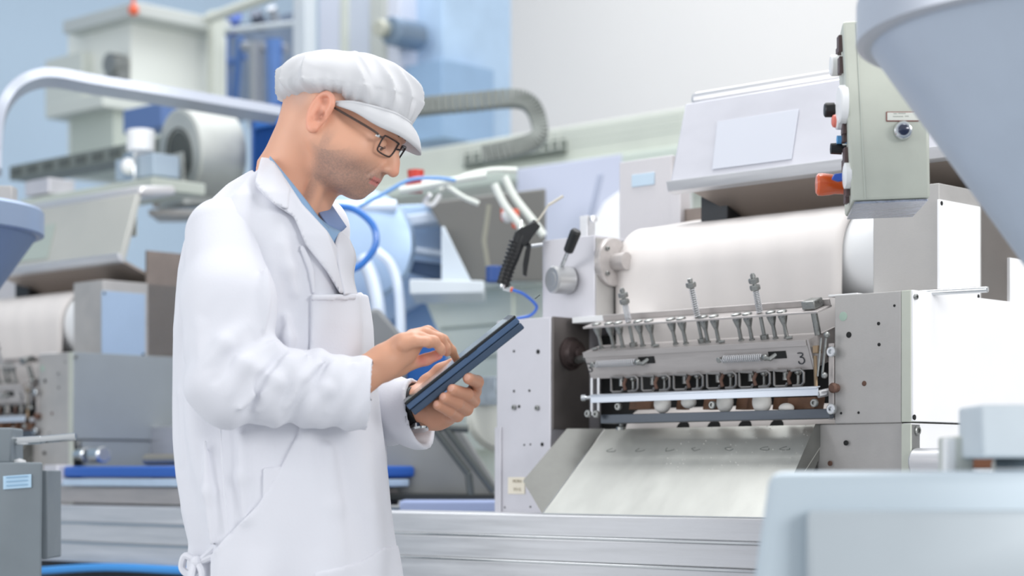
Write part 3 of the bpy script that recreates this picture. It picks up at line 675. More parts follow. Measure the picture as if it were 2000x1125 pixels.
dl = (np.abs(L[:, 2]+.0705) < .0022)*(L[:, 0] > .070)*(ysid < .026)*.6; col = col*(1-dl[:, None])+np.array(srgb('#7a3c38')[:3])*dl[:, None]  # shade of the mouth crease painted in as a dark line
em = ((ysid > .079)*(np.abs(L[:, 2]) < .034)*(L[:, 0] > -.035)*(L[:, 0] < .014))*.35
nm = sm(L[:, 0], .108, .122)*(L[:, 2] > -.05)*.3; em = np.maximum(em, nm)
col = col*(1-em[:, None])+pinkc*em[:, None]
for s_ in (-1, 1):  # shade inside the ear hollows is put into the skin colour
    for (cx_, cz_, rr_, am) in ((-.004, -.005, .011, .55), (-.008, .018, .007, .35)):
        dd = np.sqrt((L[:, 0]-cx_)**2+(L[:, 2]-cz_)**2)*(1)+np.where(s_*L[:, 1] > .073, 0, 1); m = (np.clip(1-dd/rr_, 0, 1)**.6*am)[:, None]; col = col*(1-m)+np.array(srgb('#7d4436')[:3])*m
headV, headQ, headC = V, Q, col
# ---------------------------------------------------------------- hands
def hand_mesh(fn, lo, hi, h=.0016):
    global g
    g = Vox(lo, hi, h); fn(); V, Q = g.mesh(); return relax(V, Q, 2, .5), Q
def right_hand():
    c = g.chain
    c([P(640, 768, -.165), P(690, 745, -.16), P(715, 729, -.155)], [.030, .0245, .0235], .02)
    c([P(715, 729, -.155), P(752, 706, -.148), P(788, 681, -.145), P(812, 665, -.145)], [.0235, .0245, .021, .0145], .015)
    c([P(750, 722, -.13), P(780, 712, -.122), P(802, 708, -.122)], [.018, .015, .0100], .014)
    c([P(790, 668, -.165), P(806, 662, -.165)], [.014, .011], .012)
    c([P(802, 710, -.122), P(833, 702, -.126), P(855, 693, -.13)], [.0102, .0092, .0082], .004)       # thumb
    c([P(806, 658, -.115), P(836, 648, -.110), P(866, 664, -.100), P(882, 684, -.088), P(892, 703, -.078)], [.0125, .0094, .0082, .0070, .0058], .004)   # index
    c([P(806, 660, -.140), P(832, 652, -.138), P(860, 661, -.135), P(871, 679, -.125), P(873, 689, -.118)], [.0125, .0092, .0080, .0070, .0062], .004)   # middle
    c([P(800, 666, -.160), P(822, 660, -.162), P(848, 666, -.162), P(860, 680, -.152), P(863, 688, -.146)], [.012, .0088, .0078, .0068, .006], .004)   # ring
    c([P(790, 672, -.172), P(812, 667, -.176), P(832, 668, -.174), P(838, 673, -.160)], [.011, .0082, .0072, .0062], .004)   # little
rhV, rhQ = hand_mesh(right_hand, P(630, 820, -.25), P(910, 620, -.03))
def left_hand():
    c = g.chain
    c([P(700, 793, .120), P(770, 801, .070), P(812, 797, .03)], [.028, .027, .028], .02)
    c([P(812, 792, .02), P(850, 800, .0), P(880, 802, -.01)], [.027, .024, .017], .02)
    c([P(815, 803, .02), P(855, 806, .02), P(900, 795, .02)], [.026, .022, .015], .02)
    c([P(820, 785, .03), P(838, 752, .045), P(862, 728, .05), P(884, 712, .05)], [.026, .0165, .0135, .011], .012)      # thumb on the screen side
    c([P(895, 796, .01), P(926, 764, -.03), P(932, 746, -.075), P(915, 739, -.118)], [.013, .0112, .0100, .0090], .004)
    c([P(888, 803, .0), P(924, 783, -.035), P(912, 770, -.085), P(884, 761, -.128)], [.0135, .0108, .0100, .0088], .0035)
    c([P(878, 808, .0), P(911, 799, -.04), P(893, 787, -.09), P(868, 777, -.128)], [.0135, .0105, .0098, .0085], .0035)
    c([P(866, 811, .0), P(893, 812, -.04), P(877, 802, -.085), P(855, 791, -.122)], [.0125, .0098, .0090, .0080], .0035)
lhV, lhQ = hand_mesh(left_hand, P(690, 870, -.17), P(960, 690, .12))
# hidden core joining head and hands into one body
g = Vox(P(330, 1240, -.30), P(900, 340, .34), .009)
g.chain([P(548, 420, .05), P(530, 560, .03), P(535, 800, .02), P(545, 1050, .02)], [.075, .10, .105, .11], .05)
g.cap(P(450, 478, -.09), P(610, 470, .15), .035, .035, .03)
g.chain([P(442, 480, -.11), P(455, 735, -.19), P(640, 768, -.165)], [.032, .034, .030], .02)
g.chain([P(605, 478, .17), P(603, 780, .20), P(705, 793, .118)], [.042, .034, .028], .02)
cV, cQ = g.mesh(); cV = relax(cV, cQ, 1)
handc = np.array(srgb('#d6a083')[:3])
def nail(V, col, p, r, c='#eebfae'):
    d = np.linalg.norm(V-np.array(p), axis=1); m = d < r; col[m] = col[m]*.5+np.array(srgb(c)[:3])*.5; return col
rc_ = np.tile(handc, (len(rhV), 1)); lc_ = np.tile(np.array(srgb('#cd9579')[:3]), (len(lhV), 1))
for (p, r) in [((858, 697, -.135), .02), ((828, 705, -.13), .016), ((890, 704, -.075), .012)]:
    d = np.linalg.norm(rhV-P(*p), axis=1); m = np.clip(1-d/r, 0, 1)[:, None]*.8; rc_ = rc_*(1-m)+np.array(srgb('#ef8f86')[:3])*m
for p in [(911, 736, -.127), (879, 757, -.137), (863, 773, -.137), (850, 787, -.131)]: lc_ = nail(lhV, lc_, P(*p), .0062)
allV = [headV, rhV, lhV, cV]; allC = [headC, rc_, lc_, np.tile(handc, (len(cV), 1))]; off = 0; allQ = []
for v, q in zip(allV, (headQ, rhQ, lhQ, cQ)): allQ.append(q+off); off += len(v)
skin = mat('skin', '#e3b190', 0, .48, sss=.12)
nt = skin.node_tree; at = nt.nodes.new('ShaderNodeAttribute'); at.attribute_name = 'tone'
nz = nt.nodes.new('ShaderNodeTexNoise'); nz.inputs['Scale'].default_value = 900; nz.inputs['Detail'].default_value = 2
bp = nt.nodes.new('ShaderNodeBump'); bp.inputs['Strength'].default_value = .12; bp.inputs['Distance'].default_value = .0008
nt.links.new(nz.outputs[0], bp.inputs['Height']); nt.links.new(bp.outputs[0], nt.nodes['Principled BSDF'].inputs['Normal'])
nt.links.new(at.outputs['Color'], nt.nodes['Principled BSDF'].inputs['Base Color'])
person = thing('person', 'person in white lab coat, apron and gathered cap, head bowed over a tablet', 'person', tuple(C(545, 925, T0))[:2]+(0,))
mesh_obj('body', np.concatenate(allV), np.concatenate(allQ), skin, person, cols=np.concatenate(allC))
# eyes, brows
eyem = mat('eye_white', '#d9d2cc', 0, .2); iris = mat('iris', '#4a2c18', 0, .2, coat=.6); browm = mat('brow_hair', '#4a3328', 0, .8, .2, (200, 200, 200))
for s_ in (-1, 1):
    dirv = Vector(ROT@(HR@np.array([.90, 0, -.35]))).normalized(); c = hW(.0845, s_*.032, .0)
    k = MB(); k.ball(c, .0135, 24, 16); e = k.build('eye', eyem, person)
    k = MB(); k.lathe(c+dirv*.0122, dirv, [(0, .0062), (.0016, .0050), (.002, 0)], 20); k.build('iris', iris, e)
    k = MB(); pts = smooth([hW(.104, s_*.010, .0215), hW(.1055, s_*.022, .0265), hW(.096, s_*.038, .026), hW(.083, s_*.050, .019)], 5)
    k.tube(pts, [.0016+.0022*math.sin(math.pi*min(1, .15+i/len(pts)*.85)) for i in range(len(pts))], 8); k.build('eyebrow', browm, person)
    k = MB(); pts = smooth([hW(.0945, s_*.0185, -.0035), hW(.0992, s_*.030, -.0030), hW(.0930, s_*.043, -.0045)], 5)
    k.tube(pts, .0009, 6); k.build('eyelashes', browm, person)
    # upper lid shell over the downcast eye
    xs = []; c0 = np.array([.0845, s_*.032, .0])
    vs = []; fs = []; nA, nB = 12, 8
    for i in range(nA+1):
        for j in range(nB+1):
            az = math.radians(-75+150*i/nA); elv = math.radians(-12+92*j/nB); r = .0152
            vs.append(hW(*(c0+r*np.array([math.cos(elv)*math.cos(az), math.cos(elv)*math.sin(az), math.sin(elv)]))))
    for i in range(nA):
        for j in range(nB): fs.append((i*(nB+1)+j, (i+1)*(nB+1)+j, (i+1)*(nB+1)+j+1, i*(nB+1)+j+1))
    k = MB(); k.add(vs, fs, True); k.build('eyelid', mat('lid_skin', '#d9a284', 0, .5), person)
# glasses
gl = thing('eyeglasses', 'dark thin framed rectangular eyeglasses worn by the person', 'glasses', tuple(hW(.105, 0, -.005)))
frm = mat('glasses_frame', '#3a3234', .4, .35); lens = mat('lens_glass', '#ffffff', 0, .02, trans=1)
for s_ in (-1, 1):
    def gp(u, v): return hW(.1140-.22*abs(s_*(.034+u))-.002+.10*v*.8, s_*(.034+u), .0010+v*.82)
    rr = [(-.0235, .012), (-.020, .0155), (.018, .0165), (.0255, .013), (.0245, -.006), (.019, -.0155), (-.014, -.0165), (-.0225, -.010)]
    k = MB(); pts = smooth([gp(*q) for q in rr], 4, True); k.tube(pts, .0014, 8, closed=True); k.build('rim', frm, gl)
    k = MB(); n = len(pts); cc = sum(pts, Vector())/n; k.add(list(pts)+[cc], [(i, (i+1) % n, n) for i in range(n)], False)
    lm_ = bpy.data.materials.get('thin_glass')
    if not lm_:
        lm_ = bpy.data.materials.new('thin_glass'); lm_.use_nodes = True; N_ = lm_.node_tree; N_.nodes.clear()
        o_ = N_.nodes.new('ShaderNodeOutputMaterial'); mx = N_.nodes.new('ShaderNodeMixShader'); tr = N_.nodes.new('ShaderNodeBsdfTransparent'); gs = N_.nodes.new('ShaderNodeBsdfGlossy'); fr = N_.nodes.new('ShaderNodeFresnel')
        gs.inputs['Roughness'].default_value = .03; mx.inputs[0].default_value = .05; N_.links.new(tr.outputs[0], mx.inputs[1]); N_.links.new(gs.outputs[0], mx.inputs[2]); N_.links.new(mx.outputs[0], o_.inputs[0])
    k.build('lens', lm_, gl)
    k = MB(); k.tube(smooth([gp(.0245, .012), hW(.0955, s_*.066, .009), hW(.086, s_*.0755, .0125), hW(.03, s_*.0815, .0155), hW(.006, s_*.0815, .0165)], 4), .0019, 8); k.build('temple', mat('temple_brown', '#4b3d38', .2, .4), gl)
    k = MB(); k.obox(hW(.091, s_*.0690, .0065), Vector(ROT@HR@np.array([.006, 0, .0005])), Vector(ROT@HR@np.array([0, s_*.0035, 0])), Vector(ROT@HR@np.array([0, 0, .0045])), .0005); k.build('hinge', chrome, gl)
k = MB(); k.tube(smooth([hW(.1085, -.0105, .003), hW(.114, 0, .0055), hW(.1085, .0105, .003)], 4), .0014, 8); k.build('bridge', frm, gl)
# ---------------------------------------------------------------- cap
cloth = mat('white_cloth', '#d9dae1', 0, .85, bump=.10, bscale=260); cloth.node_tree.nodes['Principled BSDF'].inputs['Sheen Weight'].default_value = .15
capc = mat('cap_cloth', '#c9cacd', 0, .85)
tilt = math.radians(7)
g = Vox(P(515, 250, -.17), P(845, 85, .14), .0022)
CR = np.array([[math.cos(tilt), 0, math.sin(tilt)], [0, 1, 0], [-math.sin(tilt), 0, math.cos(tilt)]])
cc = P(679, 183, -.008)
def capf(X, Y, Z):
    q = [(X-cc[0])*CR[0, i]+(Y-cc[1])*CR[1, i]+(Z-cc[2])*CR[2, i] for i in range(3)]
    ph = np.arctan2(q[1]*1.15, q[0]); up = q[2]; ax_ = np.clip(np.abs(q[0])/.118, 0, 1)
    r = np.where(up > 0, .0655, np.where(q[0] > 0, .026+.052*np.clip(q[0]/.085, 0, 1)+.004, .024+.024*ax_**2))
    e = np.sqrt((q[0]/.118)**2+(q[1]/.104)**2+(up/r)**2); d = (e-1)*np.where(up > 0, .066, .045)
    low = np.clip((.016-up)/.04, 0, 1)*np.clip(1-.5*(q[0]+.02)/.1, .35, 1); mid = np.exp(-((up-.012)/.028)**2); hi = np.exp(-((up-.042)/.022)**2)
    w1 = 1-np.abs(np.sin(ph*17+1.5*np.sin(ph*4)+up*12)); w2 = 1-np.abs(np.sin(ph*6.5+1.1*np.sin(ph*3+2)+up*16)); w3 = 1-np.abs(np.sin(ph*4.2+.8*np.sin(ph*5)+up*34+1))
    return d-.0034*w1*low-.0085*(w2**1.3-.4)*mid-.0062*(w3**1.3-.35)*hi
g.op(capf, cc-.14, cc+.14, .002)
V, Q = g.mesh(); V = relax(V, Q, 2)
# trim by the band plane: cut everything below
band_n = None
mesh_obj('cap', V, Q, capc, person)
k = MB(); rows = []
# visor: curved sheet hanging from the front of the cap
tc_ = smooth([WP(652, 200, -.092), WP(690, 200, -.100), WP(730, 209, -.094), WP(770, 221, -.074), WP(796, 236, -.040), WP(803, 244, .0), WP(795, 244, .045), WP(770, 236, .085)], 7)
bc_ = smooth([WP(654, 205, -.096), WP(692, 219, -.106), WP(736, 245, -.102), WP(782, 266, -.082), WP(811, 287, -.046), WP(823, 301, .0), WP(815, 303, .05), WP(785, 290, .09)], 7)
nv = 6; vs = []; fs = []; nu = len(tc_)-1
for i in range(nu+1):
    for j in range(nv+1): t = j/nv; vs.append(tc_[i].lerp(bc_[i], t)+(Zv*.3-Fv*.3+Rv*.6)*.008*math.sin(math.pi*t))
for i in range(nu):
    for j in range(nv): fs.append((i*(nv+1)+j, i*(nv+1)+j+1, (i+1)*(nv+1)+j+1, (i+1)*(nv+1)+j))
k = MB(); k.add(vs, fs, True); vz = k.build('visor', capc, person); md = vz.modifiers.new('t', 'SOLIDIFY'); md.thickness = .0018
k = MB(); k.tube(tc_, .0026, 8); k.build('visor_seam', capc, person)
# ---------------------------------------------------------------- coat
rows_ = [  # py, xl, xr, ry, dy
 (300, 505, 590, .050, .05), (330, 490, 612, .085, .05), (365, 440, 640, .130, .045), (400, 408, 655, .165, .04), (440, 375, 670, .180, .035), (480, 362, 688, .185, .03),
 (530, 352, 693, .180, .02), (580, 346, 702, .172, .015), (640, 341, 714, .162, .01), (700, 340, 722, .156, .01), (780, 341, 733, .155, .01), (860, 343, 741, .158, .01),
 (930, 348, 747, .165, .01), (1000, 358, 752, .168, .01), (1060, 372, 759, .170, .01), (1110, 372, 766, .175, .01), (1200, 366, 776, .182, .01), (1400, 352, 792, .195, .01), (1500, 345, 800, .2, .01)]
rz = np.array([P(0, r[0])[2] for r in rows_])[::-1]
rcx = np.array([P((r[1]+r[2])/2, 0)[0] for r in rows_])[::-1]; rrx = np.array([PX((r[2]-r[1])/2) for r in rows_])[::-1]
rry = np.array([r[3] for r in rows_])[::-1]; rdy = np.array([T0+r[4] for r in rows_])[::-1]
def torso(X, Y, Z):
    z = Z.ravel(); cx = np.interp(z, rz, rcx)[None, None, :]; rx = np.interp(z, rz, rrx)[None, None, :]; ry = np.interp(z, rz, rry)[None, None, :]; cy = np.interp(z, rz, rdy)[None, None, :]
    u = (X-cx)/rx; v = (Y-cy)/ry; ph = np.arctan2(v, u)
    e = (np.abs(u)**2.3+np.abs(v)**2.3)**(1/2.3); d = (e-1)*np.minimum(rx, ry)*.85
    zz = z[None, None, :]; lowm = np.clip((-.0-zz)/.5, 0, 1)
    d = d+.0048*np.sin(ph*7+9*zz+1)*(.4+lowm)+.0032*np.sin(ph*12-7*zz+2*np.sin(zz*14))
    top = np.maximum(d, (Z-P(0, 303)[2])*.8); return top
hC = .0036
def poly_sd(px, py, poly):
    d = np.full(px.shape, 1e9); ins = np.zeros(px.shape, bool); n = len(poly)
    for i in range(n):
        x0, y0 = poly[i]; x1, y1 = poly[(i+1) % n]; ex, ey = x1-x0, y1-y0; t = np.clip(((px-x0)*ex+(py-y0)*ey)/(ex*ex+ey*ey), 0, 1)
        d = np.minimum(d, (px-x0-t*ex)**2+(py-y0-t*ey)**2); c = ((y0 > py) != (y1 > py)) & (px < (x1-x0)*(py-y0)/((y1-y0) or 1e-9)+x0); ins ^= c
    return np.where(ins, -1, 1)*np.sqrt(d)
Gt = Vox(P(325, 1500, 0)-[.03, .24, 0], P(800, 290, 0)+[.03, .27, .01], hC)
S, X, Y, Z = Gt.sl(Gt.lo, Gt.lo+Gt.n*hC); Gt.F[S] = torso(X, Y, Z)
# neck opening
def neck_cut(X, Y, Z):
    ppx = 1000+X/Y*F_PX+0*Z; ppy = 925-Z/Y*F_PX+0*X
    return poly_sd(ppx, ppy, [(522, 296), (532, 318), (556, 352), (588, 396), (640, 452), (668, 500), (686, 574), (760, 560), (760, 250), (522, 250)])/F_PX*T0
Gt.op(neck_cut, P(520, 580, -.3), P(760, 290, .3), .004, 's', mg=.001)
Gt.chain([P(606, 262, .0), P(556, 384, .035), P(560, 470, .03)], [.062, .066, .03], .006, 's')
Gt.chain([P(612, 330, .0), P(640, 420, -.005), P(672, 520, -.02)], [.045, .035, .012], .012, 's')
for (p, q, r) in [((400, 860, -.142), (412, 1060, -.150), .010), ((470, 850, -.150), (478, 1010, -.155), .009), ((365, 640, -.06), (362, 900, -.07), .010), ((640, 880, -.135), (655, 1100, -.14), .010), ((560, 620, -.150), (565, 700, -.150), .008), ((550, 480, -.150), (575, 570, -.142), .009), ((700, 900, -.08), (720, 1100, -.085), .010)]:
    mp_ = tuple((np.array(p)+np.array(q))/2); Gt.chain([P(*p), P(*mp_), P(*q)], [r*.25, r*.62, r*.25], .016)
def sleeve(side):
    def seg(X, Y, Z, a, b, ra, rb):
        d = b-a; L2 = float(d@d); t = np.clip(((X-a[0])*d[0]+(Y-a[1])*d[1]+(Z-a[2])*d[2])/L2, 0, 1)
        D = np.sqrt((X-a[0]-t*d[0])**2+(Y-a[1]-t*d[1])**2+(Z-a[2]-t*d[2])**2); return D, t, math.sqrt(L2)
    return seg
seg = sleeve(0)
FOLDS = [([(478, 640), (440, 672), (402, 716)], .011, 1), ([(500, 668), (452, 700), (420, 742)], .008, 0), ([(530, 672), (478, 712), (448, 770)], .012, 1), ([(556, 690), (512, 742), (480, 806)], .008, 0),
         ([(585, 690), (540, 745), (508, 812)], .010, 1), ([(640, 705), (600, 760), (560, 822)], .007, 0), ([(672, 706), (640, 760), (612, 818)], .008, 1), ([(505, 545), (490, 600), (500, 655)], .010, 1),
         ([(386, 560), (400, 640), (392, 700)], .009, 1), ([(372, 500), (392, 570), (425, 640)], .008, 1)]
def smin(a, b, k): h_ = np.clip(.5+.5*(b-a)/k, 0, 1); return b*(1-h_)+a*h_-k*h_*(1-h_)
def right_sleeve(X, Y, Z):
    a, b, c, e = P(436, 460, -.105), P(446, 590, -.17), P(450, 742, -.200), P(722, 771, -.165)
    D0, t0, _ = seg(X, Y, Z, a, b, 0, 0); D1, t1, L1 = seg(X, Y, Z, b, c, 0, 0); D2, t2, L2 = seg(X, Y, Z, c, e, 0, 0)
    w1 = .0050*np.sin(t1*13+X*60+2*np.sin(Z*30))*t1; w2 = .0055*np.sin(t2*21+Z*55+Y*20)*np.clip(1-t2*.75, 0, 1)+.0018*np.sin(t2*37-Z*80)
    d0 = D0-(.059+.010*t0); d1 = D1-(.070-.006*t1)-w1; d2 = D2-(.064-.009*t2)-w2
    f = smin(smin(d0, d1, .02), d2, .025)
    # diagonal pull folds at the elbow
    for (p, q, r) in [((480, 635, -.235), (395, 720, -.250), .008), ((535, 668, -.225), (440, 742, -.258), .008), ((560, 700, -.235), (470, 800, -.262), .007), ((640, 702, -.222), (560, 790, -.232), .009), ((600, 690, -.222), (500, 800, -.24), .010), ((520, 520, -.21), (515, 640, -.225), .010), ((400, 600, -.22), (385, 720, -.23), .010), ((470, 560, -.225), (420, 650, -.24), .008), ((690, 712, -.21), (640, 800, -.215), .007)]:
        Dq, tq, _ = seg(X, Y, Z, P(*p), P(*q), 0, 0); f = smin(f, Dq-r*(.2+.8*np.sin(math.pi*np.clip(tq, 0, 1))), .014)
    def sy(px, py):   # depth of the sleeve surface facing the camera at a pixel
        if px+py*.35 > 735: u = (px-450)/272.; ya = 742+29*u; ad = -.200+.035*u; R_ = .064-.009*u
        else: u = (py-460)/282.; ya = px; xa = 436+14*u; ad = -.105-.095*min(1, u*1.2); R_ = .068; return ad-math.sqrt(max(R_**2-((px-xa)/1240)**2, 1e-4))
        return ad-math.sqrt(max(R_**2-((py-ya)/1240)**2, 1e-4))
    for pts_, r, up_ in FOLDS:
        for i in range(len(pts_)-1):
            p, q = pts_[i], pts_[i+1]; off = .005 if up_ else -.004
            Dq, tq, _ = seg(X, Y, Z, P(p[0], p[1], sy(*p)+off), P(q[0], q[1], sy(*q)+off), 0, 0)
            ends = (tq if i == 0 else 1)*((1-tq) if i == len(pts_)-2 else 1); rr_ = r*(.15+.85*np.sqrt(np.clip(ends, 0, 1)))
            f = smin(f, Dq-rr_, .012) if up_ else -smin(-f, Dq-rr_*.6, .014)
    # cut at the cuff
    dv = (e-c)/np.linalg.norm(e-c); pl = (X-e[0])*dv[0]+(Y-e[1])*dv[1]+(Z-e[2])*dv[2]
    f = np.maximum(f, pl+.004*0)
    De, te, _ = seg(X, Y, Z, c, e+dv*.05, 0, 0); inner = De-.0475+np.clip(-pl-.05, 0, 1)*3
    return np.maximum(f, -inner)
Gr = Vox(P(310, 870, -.32), P(745, 360, -.0), .0032)
S, X, Y, Z = Gr.sl(Gr.lo, Gr.lo+Gr.n*Gr.h); Gr.F[S] = right_sleeve(X, Y, Z)
def left_sleeve(X, Y, Z):
    a, c, e = P(612, 450, .17), P(600, 780, .20), P(820, 808, .030)
    D1, t1, _ = seg(X, Y, Z, a, c, 0, 0); D2, t2, _ = seg(X, Y, Z, c, e, 0, 0)
    f = smin(D1-.062, D2-(.060-.004*t2)-.003*np.sin(t2*24+Z*60), .02); dv = (e-c)/np.linalg.norm(e-c); pl = (X-e[0])*dv[0]+(Y-e[1])*dv[1]+(Z-e[2])*dv[2]
    dvt = np.array([1, -.36, .25]); dvt /= np.linalg.norm(dvt); pl2 = (X-e[0])*dvt[0]+(Y-e[1])*dvt[1]+(Z-e[2])*dvt[2]
    f = np.maximum(f, pl2); De, te, _ = seg(X, Y, Z, c, e+dv*.05, 0, 0); inner = De-.0475+np.clip(-pl-.06, 0, 1)*3
    return np.maximum(f, -inner)
Gl = Vox(P(530, 900, -.06), P(880, 380, .29), .0032)
S, X, Y, Z = Gl.sl(Gl.lo, Gl.lo+Gl.n*Gl.h); Gl.F[S] = left_sleeve(X, Y, Z)
V, Q = Gt.mesh(); V1 = relax(V, Q, 2); Vr, Qr = Gr.mesh(); Vr = relax(Vr, Qr, 2); Vl, Ql = Gl.mesh(); Vl = relax(Vl, Ql, 2)
mesh_obj('coat', np.concatenate([V1, Vr, Vl]), np.concatenate([Q, Qr+len(V1), Ql+len(V1)+len(Vr)]), cloth, person)
# layered cloth: shells proud of the torso, cut by outlines
def layer(name, poly, th, m=cloth, near=True, gap=.0015, h=None, edge=0):
    xs = [q[0] for q in poly]; ys = [q[1] for q in poly]
    S, X, Y, Z = Gt.sl(P(min(xs)-15, max(ys)+15, -.30), P(max(xs)+15, min(ys)-15, .3 if not near else .06))
    F = Gt.F[S]; ppx = 1000+X/Y*F_PX+0*Z; ppy = 925-Z/Y*F_PX+0*X; sd = poly_sd(ppx, ppy, poly)/F_PX*T0
    f = np.maximum(np.maximum(F-th, -(F+.006)), sd).astype(np.float32)
    v = Vox([0, 0, 0], [.01, .01, .01], hC); v.lo = np.array([X.ravel()[0], Y.ravel()[0], Z.ravel()[0]], float); v.h = hC
    f[:, -1, :] = .01
    f = np.pad(f, 1, constant_values=.01); v.lo -= hC
    V, Q = v.mesh(f); return mesh_obj(name, relax(V, Q, 2, .4), Q, m, person)
layer('apron', [(606, 576), (700, 574), (760, 580), (860, 1120), (860, 1495), (420, 1495), (398, 1100), (440, 1050), (505, 985), (552, 905), (580, 850), (598, 780), (604, 700)], .0062, cloth, near=False)
layer('bib_hem', [(606, 576), (708, 573), (708, 586), (606, 589)], .0088, cloth, near=False)
layer('apron_pocket', [(612, 1118), (660, 1108), (705, 1095), (745, 1070), (800, 1060), (860, 1300), (650, 1300)], .0085)
layer('coat_pocket', [(506, 914), (566, 908), (566, 955), (540, 985), (512, 1000)], .0052)
layer('lapel', [(483, 336), (500, 306), (530, 312), (560, 352), (590, 398), (640, 452), (655, 500), (672, 574), (664, 574), (638, 530), (598, 480), (574, 424), (540, 402), (505, 372)], .0095)
layer('collar', [(483, 336), (500, 306), (530, 309), (552, 340), (572, 380), (568, 412), (538, 400), (505, 368)], .014)
layer('front_strap', [(582, 480), (600, 525), (610, 576), (622, 576), (613, 520), (594, 478)], .0045)
# far lapel and shirt
def patch(name, pts, m, th=.004, bend=None):
    k = MB(); q = [WP(*p) for p in pts]; n = len(q); c = sum(q, Vector())/n
    d = Fv*th; k.add([v for v in q]+[v+d for v in q], [tuple(range(n))[::-1], tuple(range(n, 2*n))]+[(i, (i+1) % n, (i+1) % n+n, i+n) for i in range(n)], False)
    return k.build(name, m, person)
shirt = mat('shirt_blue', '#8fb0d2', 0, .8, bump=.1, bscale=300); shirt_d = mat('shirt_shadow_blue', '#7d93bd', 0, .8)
def sheet(name, A, B, m, th=.003, n=14, nv=6, bulge=.0):   # ruled sheet between two px/py/dy curves
    pa = smooth([WP(*q) for q in A], n); pb = smooth([WP(*q) for q in B], n); N_ = min(len(pa), len(pb)); vs = []; fs = []
    ra = [pa[int(i*(len(pa)-1)/(N_-1))] for i in range(N_)]; rb = [pb[int(i*(len(pb)-1)/(N_-1))] for i in range(N_)]
    for i in range(N_):
        for j in range(nv+1): t = j/nv; vs.append(ra[i].lerp(rb[i], t)-Fv*bulge*math.sin(math.pi*t))
    for i in range(N_-1):
        for j in range(nv): fs.append((i*(nv+1)+j, i*(nv+1)+j+1, (i+1)*(nv+1)+j+1, (i+1)*(nv+1)+j))
    k = MB(); k.add(vs, fs, True); o = k.build(name, m, person); md = o.modifiers.new('t', 'SOLIDIFY'); md.thickness = th; md.offset = 0; return o
sheet('shirt_collar', [(527, 306, -.040), (560, 345, -.064), (596, 390, -.074), (622, 425, -.06), (640, 445, -.045)], [(530, 322, -.045), (556, 372, -.070), (592, 420, -.075), (630, 458, -.068), (652, 478, -.05)], shirt, .003, bulge=.004)
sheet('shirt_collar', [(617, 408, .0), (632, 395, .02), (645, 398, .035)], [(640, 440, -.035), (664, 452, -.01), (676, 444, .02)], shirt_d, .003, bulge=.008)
sheet('shirt_front', [(612, 415, -.03), (640, 440, -.035), (664, 452, -.01)], [(640, 490, -.06), (660, 520, -.06), (684, 515, -.02)], shirt, .003, bulge=.004)
sheet('far_lapel', [(662, 452, -.01), (655, 480, -.06), (662, 530, -.085), (672, 576, -.10)], [(683, 470, .02), (694, 500, -.01), (690, 540, -.02), (697, 576, -.03)], cloth, .003, bulge=.012)
# apron tie knot and belt
for A in ([(395, 1092, -.12), (430, 1062, -.13), (470, 1040, -.135)], [(392, 1098, -.12), (420, 1086, -.13), (452, 1078, -.14)]):
    k = MB(); k.tube(smooth([WP(*q) for q in A], 6), .0055, 8); k.build('tie_band', cloth, person)
k = MB(); k.tube(smooth([WP(385, 1096, -.11), WP(362, 1086, -.10), WP(356, 1110, -.10), WP(372, 1122, -.11), WP(388, 1104, -.12)], 6), .006, 8)
k.tube(smooth([WP(385, 1098, -.12), WP(395, 1120, -.13), WP(390, 1160, -.13)], 6), .006, 8); k.tube(smooth([WP(380, 1098, -.12), WP(372, 1130, -.13), WP(366, 1180, -.13)], 6), .006, 8); k.ball(WP(384, 1098, -.12), .010, 12, 8); k.build('tie_knot', cloth, person)
# collar roll round the nape

# coat seam
k = MB(); k.tube(smooth([WP(430, 830, -.151), WP(434, 900, -.155), WP(440, 980, -.158), WP(446, 1040, -.160)], 6), .0012, 6); k.build('seam', cloth, person)
# legs and shoes (below the frame)
zl = Vox(P(420, 2230, -.20), P(760, 1380, .20), .012)
for (x, dy) in ((560, -.09), (585, .10)): zl.chain([P(x, 1400, dy), P(x-5, 1780, dy), P(x-15, 2150, dy)], [.085, .062, .050], .02)
V, Q = zl.mesh(); W_l = to_world(relax(V, Q, 2)); mesh_obj('trousers', W_l, Q, mat('trousers', '#dfe1e6', 0, .8), person, world=True)
for (x, dy) in ((560, -.09), (585, .10)):
    p = WP(x-15, 2150, dy); p.z = .05; k = MB(); k.ball(p+Rv*.06, (.13, .05, .055), 16, 10)
    v = [(Vector(q)-p) for q in k.v]; k.v = [tuple(p+Rv*q.x+Fv*q.y+Zv*q.z) for q in v]; k.build('shoe', whitep, person)
# ---------------------------------------------------------------- tablet
TILT = .105
tb = thing('tablet', 'dark rugged tablet computer with blue-grey casing held in the left hand', 'tablet', tuple(WP(910, 715, -.05)))
Lc = P(1005, 615, -.125)-P(789, 787, -.125); Lc = Lc/np.linalg.norm(Lc)*np.linalg.norm(P(1005, 615, -.125)-P(789, 787, -.125)); Lu = Lc/np.linalg.norm(Lc)
nn0 = np.array([-Lu[2], 0, Lu[0]]); Wd = np.array([0, 1, 0])+nn0*TILT; Wd /= np.linalg.norm(Wd); Nn = np.cross(Wd, -Lu); Nn = Nn/np.linalg.norm(Nn)
if Nn[2] < 0: Nn = -Nn
Wt = .155; org = P(789, 787, -.125)
def tv(v): return Vector(ROT@v)
OO = Vector(to_world(org))
tabm = mat('tablet_case', '#4a6486', .1, .38, .08, (40, 40, 40), .15, 400); tabd = mat('tablet_grip', '#3d5068', .1, .5, .1, (40, 40, 40), .2, 400)
k = MB(); k.obox(OO-tv(Nn)*.0045, tv(Lc), tv(Wd*Wt), -tv(Nn)*.0095, .002); k.build('casing', tabm, tb)
